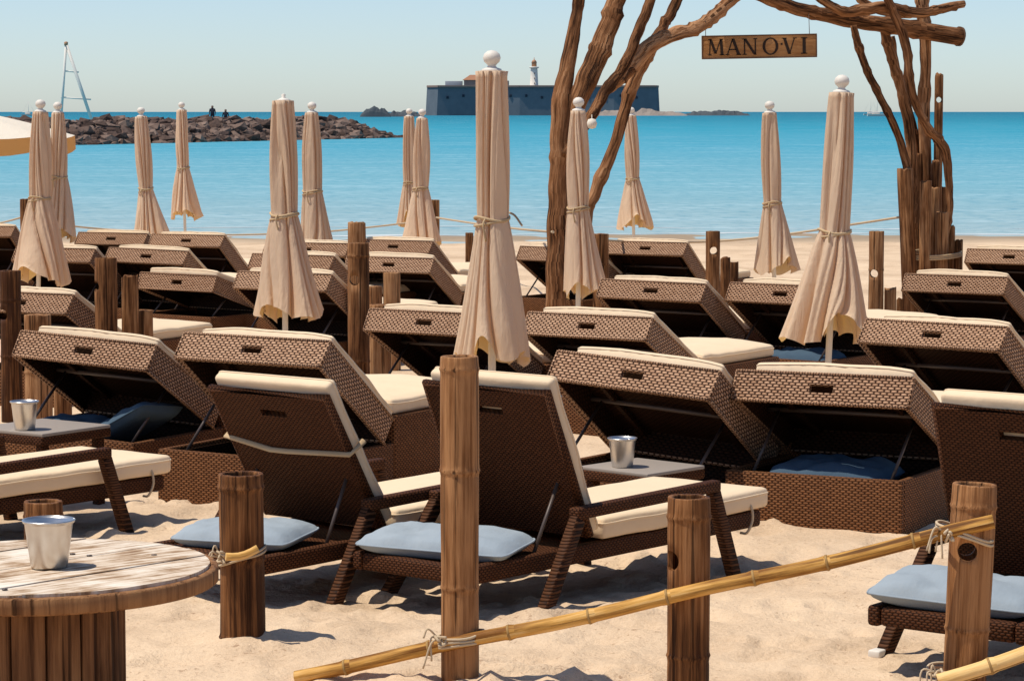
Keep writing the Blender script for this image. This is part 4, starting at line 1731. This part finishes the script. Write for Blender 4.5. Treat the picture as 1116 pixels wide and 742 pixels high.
# open parasol at the left edge
def open_parasol():
    Y = 29
    edge = at(80, 150, Y)
    apex = at(-60, 117, Y)
    g = ground(Y)
    Rr = edge.x - apex.x
    r = thing('open_parasol', 'open cream parasol with an orange glowing valance at the left edge', 'parasol', (apex.x, Y, g))
    H = apex.z - g
    drop = apex.z - edge.z - .02
    n = 8
    mb = MB()
    rings = 8
    sub = 6
    for j in range(rings + 1):
        k = j / rings
        for i in range(n * sub):
            th = 2 * math.pi * (i / (n * sub)) + .2
            loc = (i % sub) / sub
            scal = 1 - .05 * math.sin(math.pi * loc)
            z = H - drop * (k ** 1.35) - .03 * k * math.sin(math.pi * loc)
            mb.v.append((Rr * k * scal * math.cos(th), Rr * k * scal * math.sin(th), z))
    m = n * sub
    for j in range(rings):
        for i in range(m):
            i2 = (i + 1) % m
            mb.face((j * m + i, (j + 1) * m + i, (j + 1) * m + i2, j * m + i2), None, True)
    mb.build('canopy', M['canvas_pale'], r)
    mb2 = MB()
    last = mb.v[rings * m:]
    for i in range(m):
        x, y, z = last[i]
        loc = (i % sub) / sub
        mb2.v += [(x, y, z), (x * 1.005, y * 1.005, z - .15 - .03 * math.sin(math.pi * loc))]
    for i in range(m):
        i2 = (i + 1) % m
        mb2.face((2 * i, 2 * i + 1, 2 * i2 + 1, 2 * i2), None, True)
    mb2.build('valance', M['valance'], r)
    for i in range(n):
        th = 2 * math.pi * i / n + .2
        b = MB()
        b.tube([(.03 * math.cos(th), .03 * math.sin(th), H - .06), (Rr * .97 * math.cos(th), Rr * .97 * math.sin(th), H - drop - .03)], .012, 6)
        b.build('rib', M['white'], r)
    b = MB()
    b.lathe([(.022, -.1), (.022, H)], 12)
    b.build('pole', M['white'], r)
    b = MB()
    b.lathe([(.05, 0), (.05, .02), (.02, .03), (.05, .08), (.03, .12), (0, .13)], 16, (0, 0, H))
    b.build('finial', M['white'], r)


open_parasol()


# ------------------------------------------------------------------ driftwood arch with hanging sign
def YP(px):
    return 25.5 + (px - 610) / 400 * 2.3


ar = thing('driftwood_arch', 'tall arch of bleached driftwood trunks and beams across the beach', 'arch', (0, 26.5, ground(26.5)))
AO = Vector((0, 26.5, ground(26.5)))


def limb(name, pts, rad, dy=0, sides=18, jit=.26, seed=0, ext=None):
    P = []
    for i, q in enumerate(pts):
        Y = YP(q[0]) + dy + (q[2] if len(q) > 2 else 0)
        P.append(at(q[0], q[1], Y) - AO)
    sp = spline(P, 9)
    rr = interp([x * .88 * 26 / FPX for x in rad], len(sp))
    for i in range(len(sp)):
        sp[i] = sp[i] + Vector((noise.noise(Vector((i * .31, seed, 0))), noise.noise(Vector((i * .31, seed, 5))), noise.noise(Vector((i * .31, seed, 9))))) * .013
        rr[i] *= 1 + .12 * noise.noise(Vector((i * .35, seed, 2)))
        if random.random() < .09:
            rr[i] *= 1.2
    mb = MB()
    mb.tube(sp, rr, sides, True, jit, True, 1.0, seed)
    return mb.build(name, M['driftwood'], ar)


limb('trunk', [(606, 380), (605, 325), (607, 250), (609, 180), (612, 110), (622, 55), (631, 0), (634, -60)], [14, 13, 12, 10, 11, 8, 6, 6], 0, seed=1)
limb('trunk', [(614, 300), (618, 200), (624, 130), (640, 88), (657, 45), (672, 0), (684, -60)], [9, 9, 12, 14, 13, 12, 11], .22, seed=2)
limb('branch', [(616, 170), (642, 130), (660, 100), (681, 70), (697, 32), (710, -4), (722, -50)], [6, 6, 6.5, 6.5, 6, 6, 5], -.25, seed=3)
limb('branch', [(634, 300), (640, 235), (648, 212), (670, 158), (690, 92), (707, 58), (714, 46)], [7, 7, 7, 7, 8, 9, 6], .45, seed=4)
limb('branch', [(664, 98), (678, 84), (706, 52), (730, 40), (758, 31), (785, 12), (812, -14)], [5, 8, 9.5, 9, 8, 7.5, 7], .1, seed=5)
limb('branch', [(690, 72), (716, 40), (730, 16), (744, -12)], [4, 7, 6, 6], .3, seed=6)
limb('branch', [(676, 86), (668, 96), (663, 104)], [6, 3, .6], -.1, seed=21)
limb('branch', [(690, 76), (684, 84), (681, 92)], [5, 2.5, .6], -.18, seed=22)
limb('beam', [(790, -20), (830, -4), (870, 10), (920, 21), (975, 29), (1046, 40)], [8, 8.5, 8.5, 9.5, 10.5, 11.5], 0, jit=.12, seed=7)
limb('beam', [(886, -8), (905, 6), (924, 13), (960, 8), (1000, 14), (1042, 7)], [6, 6, 7, 7, 7, 5], -.3, seed=8)
limb('beam', [(925, -14), (950, 8), (985, 16), (1050, 4)], [5, 5, 5, 5], .35, seed=9)
limb('branch', [(930, 28), (935, 48), (947, 82), (972, 132), (988, 180), (992, 230)], [4, 5, 5, 5, 5.5, 5], -.2, seed=10)
limb('branch', [(962, 24), (968, 50), (982, 98), (992, 145), (994, 190), (996, 250)], [6, 6.5, 7, 7, 7, 7], .1, seed=11)
limb('branch', [(962, -14), (974, 14), (986, 45), (994, 100), (1010, 138), (1030, 165), (1035, 215), (1029, 262)], [5, 5.5, 6, 6, 6, 6.5, 5, 5], -.45, seed=12)
limb('trunk', [(1004, -20), (1006, 10), (1009, 58), (1007, 128), (1010, 186), (1012, 300)], [8, 8, 8, 8, 8, 8], .25, seed=13)


def stake(px, pyt, w, dy, seed, hole=None, lean=0):
    Y = YP(px) + dy
    top = at(px, pyt, Y)
    g = ground(Y)
    h = top.z - g
    me = post_mesh('stake', w * Y / FPX / 2, h, [], False, M['wood_post'], seed, rag=.04, sides=14)
    if hole:
        hp = at(hole[0], hole[1], Y)
        me = cut_hole(me, (0, 0, hp.z - g), hole[2] * Y / FPX, (0, 1, 0), 'stake')
    put('stake', me, ar, Vector((top.x, Y, g)) - AO, (0, R(lean), 0))


stake(1023.5, 82, 9.5, .1, 31, (1023.5, 109, 3.2))
stake(995, 184, 17, -.45, 32, None, -3)
stake(1009, 198, 13, -.6, 33)
stake(1018, 205, 13, -.35, 34)
stake(1027, 232, 14, -.6, 35)
stake(1037, 247, 8, -.4, 36)
stake(1045, 263, 9, -.45, 37)
stake(1002, 168, 12, .3, 38)
stake(1014, 176, 9, .05, 42, None, 2)
stake(1030, 205, 8, .2, 43)
limb('branch', [(1000, 300), (1003, 235), (1000, 170), (990, 120), (978, 78), (972, 40)], [6, 6.5, 6, 5, 4.5, 4], .4, seed=14)
# wrap holding the stakes together
mb = MB()
c0 = at(1015, 279, YP(1015) - .25) - AO
for k in range(3):
    pts = [c0 + Vector((.30 * math.cos(a), .42 * math.sin(a) - .02, .018 * k + .02 * math.sin(a + 1))) for a in [2 * math.pi * i / 28 for i in range(29)]]
    mb.tube(pts, .009, 6)
mb.build('lashing', M['rope'], ar)
# cut end of the beam
e0, e1 = at(1040, 39, YP(1040)) - AO, at(1046, 40, YP(1046)) - AO
dr = (e1 - e0).normalized()
mb = MB()
rb_ = 11.5 * 26 / FPX
mb.tube([e1 - dr * .02, e1 + dr * .004, e1 + dr * .012, e1 + dr * .006, e1 + dr * .002], [rb_ * 1.0, rb_ * .98, rb_ * .8, rb_ * .4, .004], 18, True, .08)
mb.build('cut_end', M['cut_wood'], ar)


def sign():
    Y = YP(827) - .05
    c = at(827.5, 51, Y)
    r = thing('hanging_sign', 'carved wooden name board hanging on two wires from the driftwood arch', 'sign', c, (0, R(-1.1), 0))
    s = Y / FPX
    w, h, d = 125 * s, 25.5 * s, .035
    b = MB()
    b.box((0, 0, 0), (w, d, h), .006)
    bd = b.build('board', M['orange_wood'], r)
    b = MB()
    bw = 1.5 * s
    for z in (-1, 1):
        b.box((0, -d / 2, z * (h / 2 - bw / 2)), (w - .002, .012, bw), .003)
    for x in (-1, 1):
        b.box((x * (w / 2 - bw / 2), -d / 2, 0), (bw, .011, h - 2 * bw - .002), .003)
    b.build('border', M['cut_wood'], bd)
    # lettering: roman capitals with thick and thin strokes and serifs
    L = MB()
    y0, y1 = -d / 2 - .004, -d / 2 + .002

    def poly(pts):
        n = len(pts)
        k = len(L.v)
        for yy in (y0, y1):
            L.v.extend([(p[0], yy, p[1]) for p in pts])
        L.face([k + i for i in range(n)])
        for i in range(n):
            j = (i + 1) % n
            L.face((k + j, k + i, k + n + i, k + n + j))

    def stroke(x0, z0, x1, z1, t):
        poly([(x0 - t / 2, z0), (x0 + t / 2, z0), (x1 + t / 2, z1), (x1 - t / 2, z1)])

    def serif(x, z, w_):
        t = .05
        if z < .5:
            poly([(x - w_, z), (x + w_, z), (x + w_, z + t), (x - w_, z + t)])
        else:
            poly([(x - w_, z - t), (x + w_, z - t), (x + w_, z), (x - w_, z)])
    glyphs = {}

    def M_():
        stroke(.12, 0, .16, 1, .07); stroke(.18, 1, .5, .1, .17); stroke(.5, .1, .82, 1, .07); stroke(.9, 0, .84, 1, .18)
        serif(.12, 0, .12); serif(.9, 0, .16); serif(.13, 1, .1); serif(.87, 1, .1)
        return 1.02

    def A_():
        stroke(.1, 0, .44, 1, .07); stroke(.82, 0, .46, 1, .19); poly([(.2, .3), (.66, .3), (.66, .37), (.2, .37)])
        serif(.1, 0, .12); serif(.82, 0, .16)
        return .95

    def N_():
        stroke(.14, 0, .14, 1, .08); stroke(.16, 1, .8, 0, .18); stroke(.82, 0, .82, 1, .08)
        serif(.14, 0, .13); serif(.1, 1, .12); serif(.82, 1, .13)
        return .98

    def O_():
        n = 40
        for i in range(n):
            a, c_ = 2 * math.pi * i / n, 2 * math.pi * (i + 1) / n
            f_ = lambda t, ro: (.52 + .5 * math.cos(t) * (1 if ro else .66), .5 + .53 * math.sin(t) * (1 if ro else .87))
            poly([f_(a, 1), f_(c_, 1), f_(c_, 0), f_(a, 0)])
        return 1.08

    def V_():
        stroke(.16, 1, .48, 0, .19); stroke(.48, 0, .8, 1, .07)
        serif(.16, 1, .16); serif(.82, 1, .12)
        return .92

    def I_():
        stroke(.2, 0, .2, 1, .2); serif(.2, 0, .2); serif(.2, 1, .2)
        return .42
    sc_ = 17.5 * s
    sx = sc_ * .98
    layout = [(M_, 771.5), (A_, 791), (N_, 809), (O_, 830.5), (V_, 851.8), (I_, 872.5)]
    for fn, px in layout:
        k0 = len(L.v)
        fn()
        ox = (px - 827.5) * s
        for i in range(k0, len(L.v)):
            x, y, z = L.v[i]
            L.v[i] = (ox + x * sx, y, (z - .5) * sc_)
    k0 = len(L.v)
    poly([(-.06, -.06), (.06, -.06), (.06, .06), (-.06, .06)])
    for i in range(k0, len(L.v)):
        x, y, z = L.v[i]
        L.v[i] = ((851.5 - 827.5) * s + x * sx, y, (z + .12) * sc_)
    L.build('lettering', M['sign_letter'], bd)
    for px, pyt in ((769.5, 22), (882, 10)):
        b = MB()
        tp = at(px, pyt, YP(px)) - c
        b.tube([Vector(((px - 827.5) * s, 0, h / 2 - .01)), tp], .0035, 6)
        b.build('wire', M['steel'], r)


sign()

# small float hanging beside the parasol at the trunk
q = at(645, 135, 25.0)
mb = MB()
mb.lathe([(0, -.05), (.035, -.04), (.05, 0), (.035, .04), (0, .05)], 14)
mb.tube([(0, 0, .045), tuple(at(645, 125, 25.42) - q)], .004, 5)
o = mb.build('float', M['canvas_pale'], None, q)
tag(o, 'small cream ball float hanging on the driftwood beside a parasol top', 'float')


# ------------------------------------------------------------------ rope fence by the water
def rope(pts, label, r=.014):
    P = [at(*q) for q in pts]
    mb = MB()
    mb.tube(spline(P, 8), r, 6)
    o = mb.build('rope', M['rope_pale'])
    tag(o, label, 'rope', 'rope fence along the waterline')


rope([(-30, 246, 36), (0, 243, 36), (27, 236, 36)], 'rope running off the left edge from the far left post')
rope([(27, 238, 36), (75, 246, 36.5), (130, 251, 37), (200, 255, 37.5), (260, 256, 38), (352, 252.5, 38), (400, 248, 38), (439, 243.5, 38), (472, 238, 38)], 'long sagging rope between the far left post and the slim waterline post')
rope([(474, 237, 38), (520, 244, 36), (560, 249, 33), (603, 253, 25.2)], 'rope from the slim waterline post to the left driftwood trunk')
rope([(612, 254, 25.8), (660, 262, 27), (745, 264, 30), (800, 261.5, 30), (860, 255, 29), (920, 246, 28), (986, 236, 27.3)], 'rope between the two trunks of the driftwood arch')
rope([(553, 231, 14.85), (561, 235, 14.8), (569, 246, 14.75)], 'loose cord end sticking out from the nearest parasol', .006)
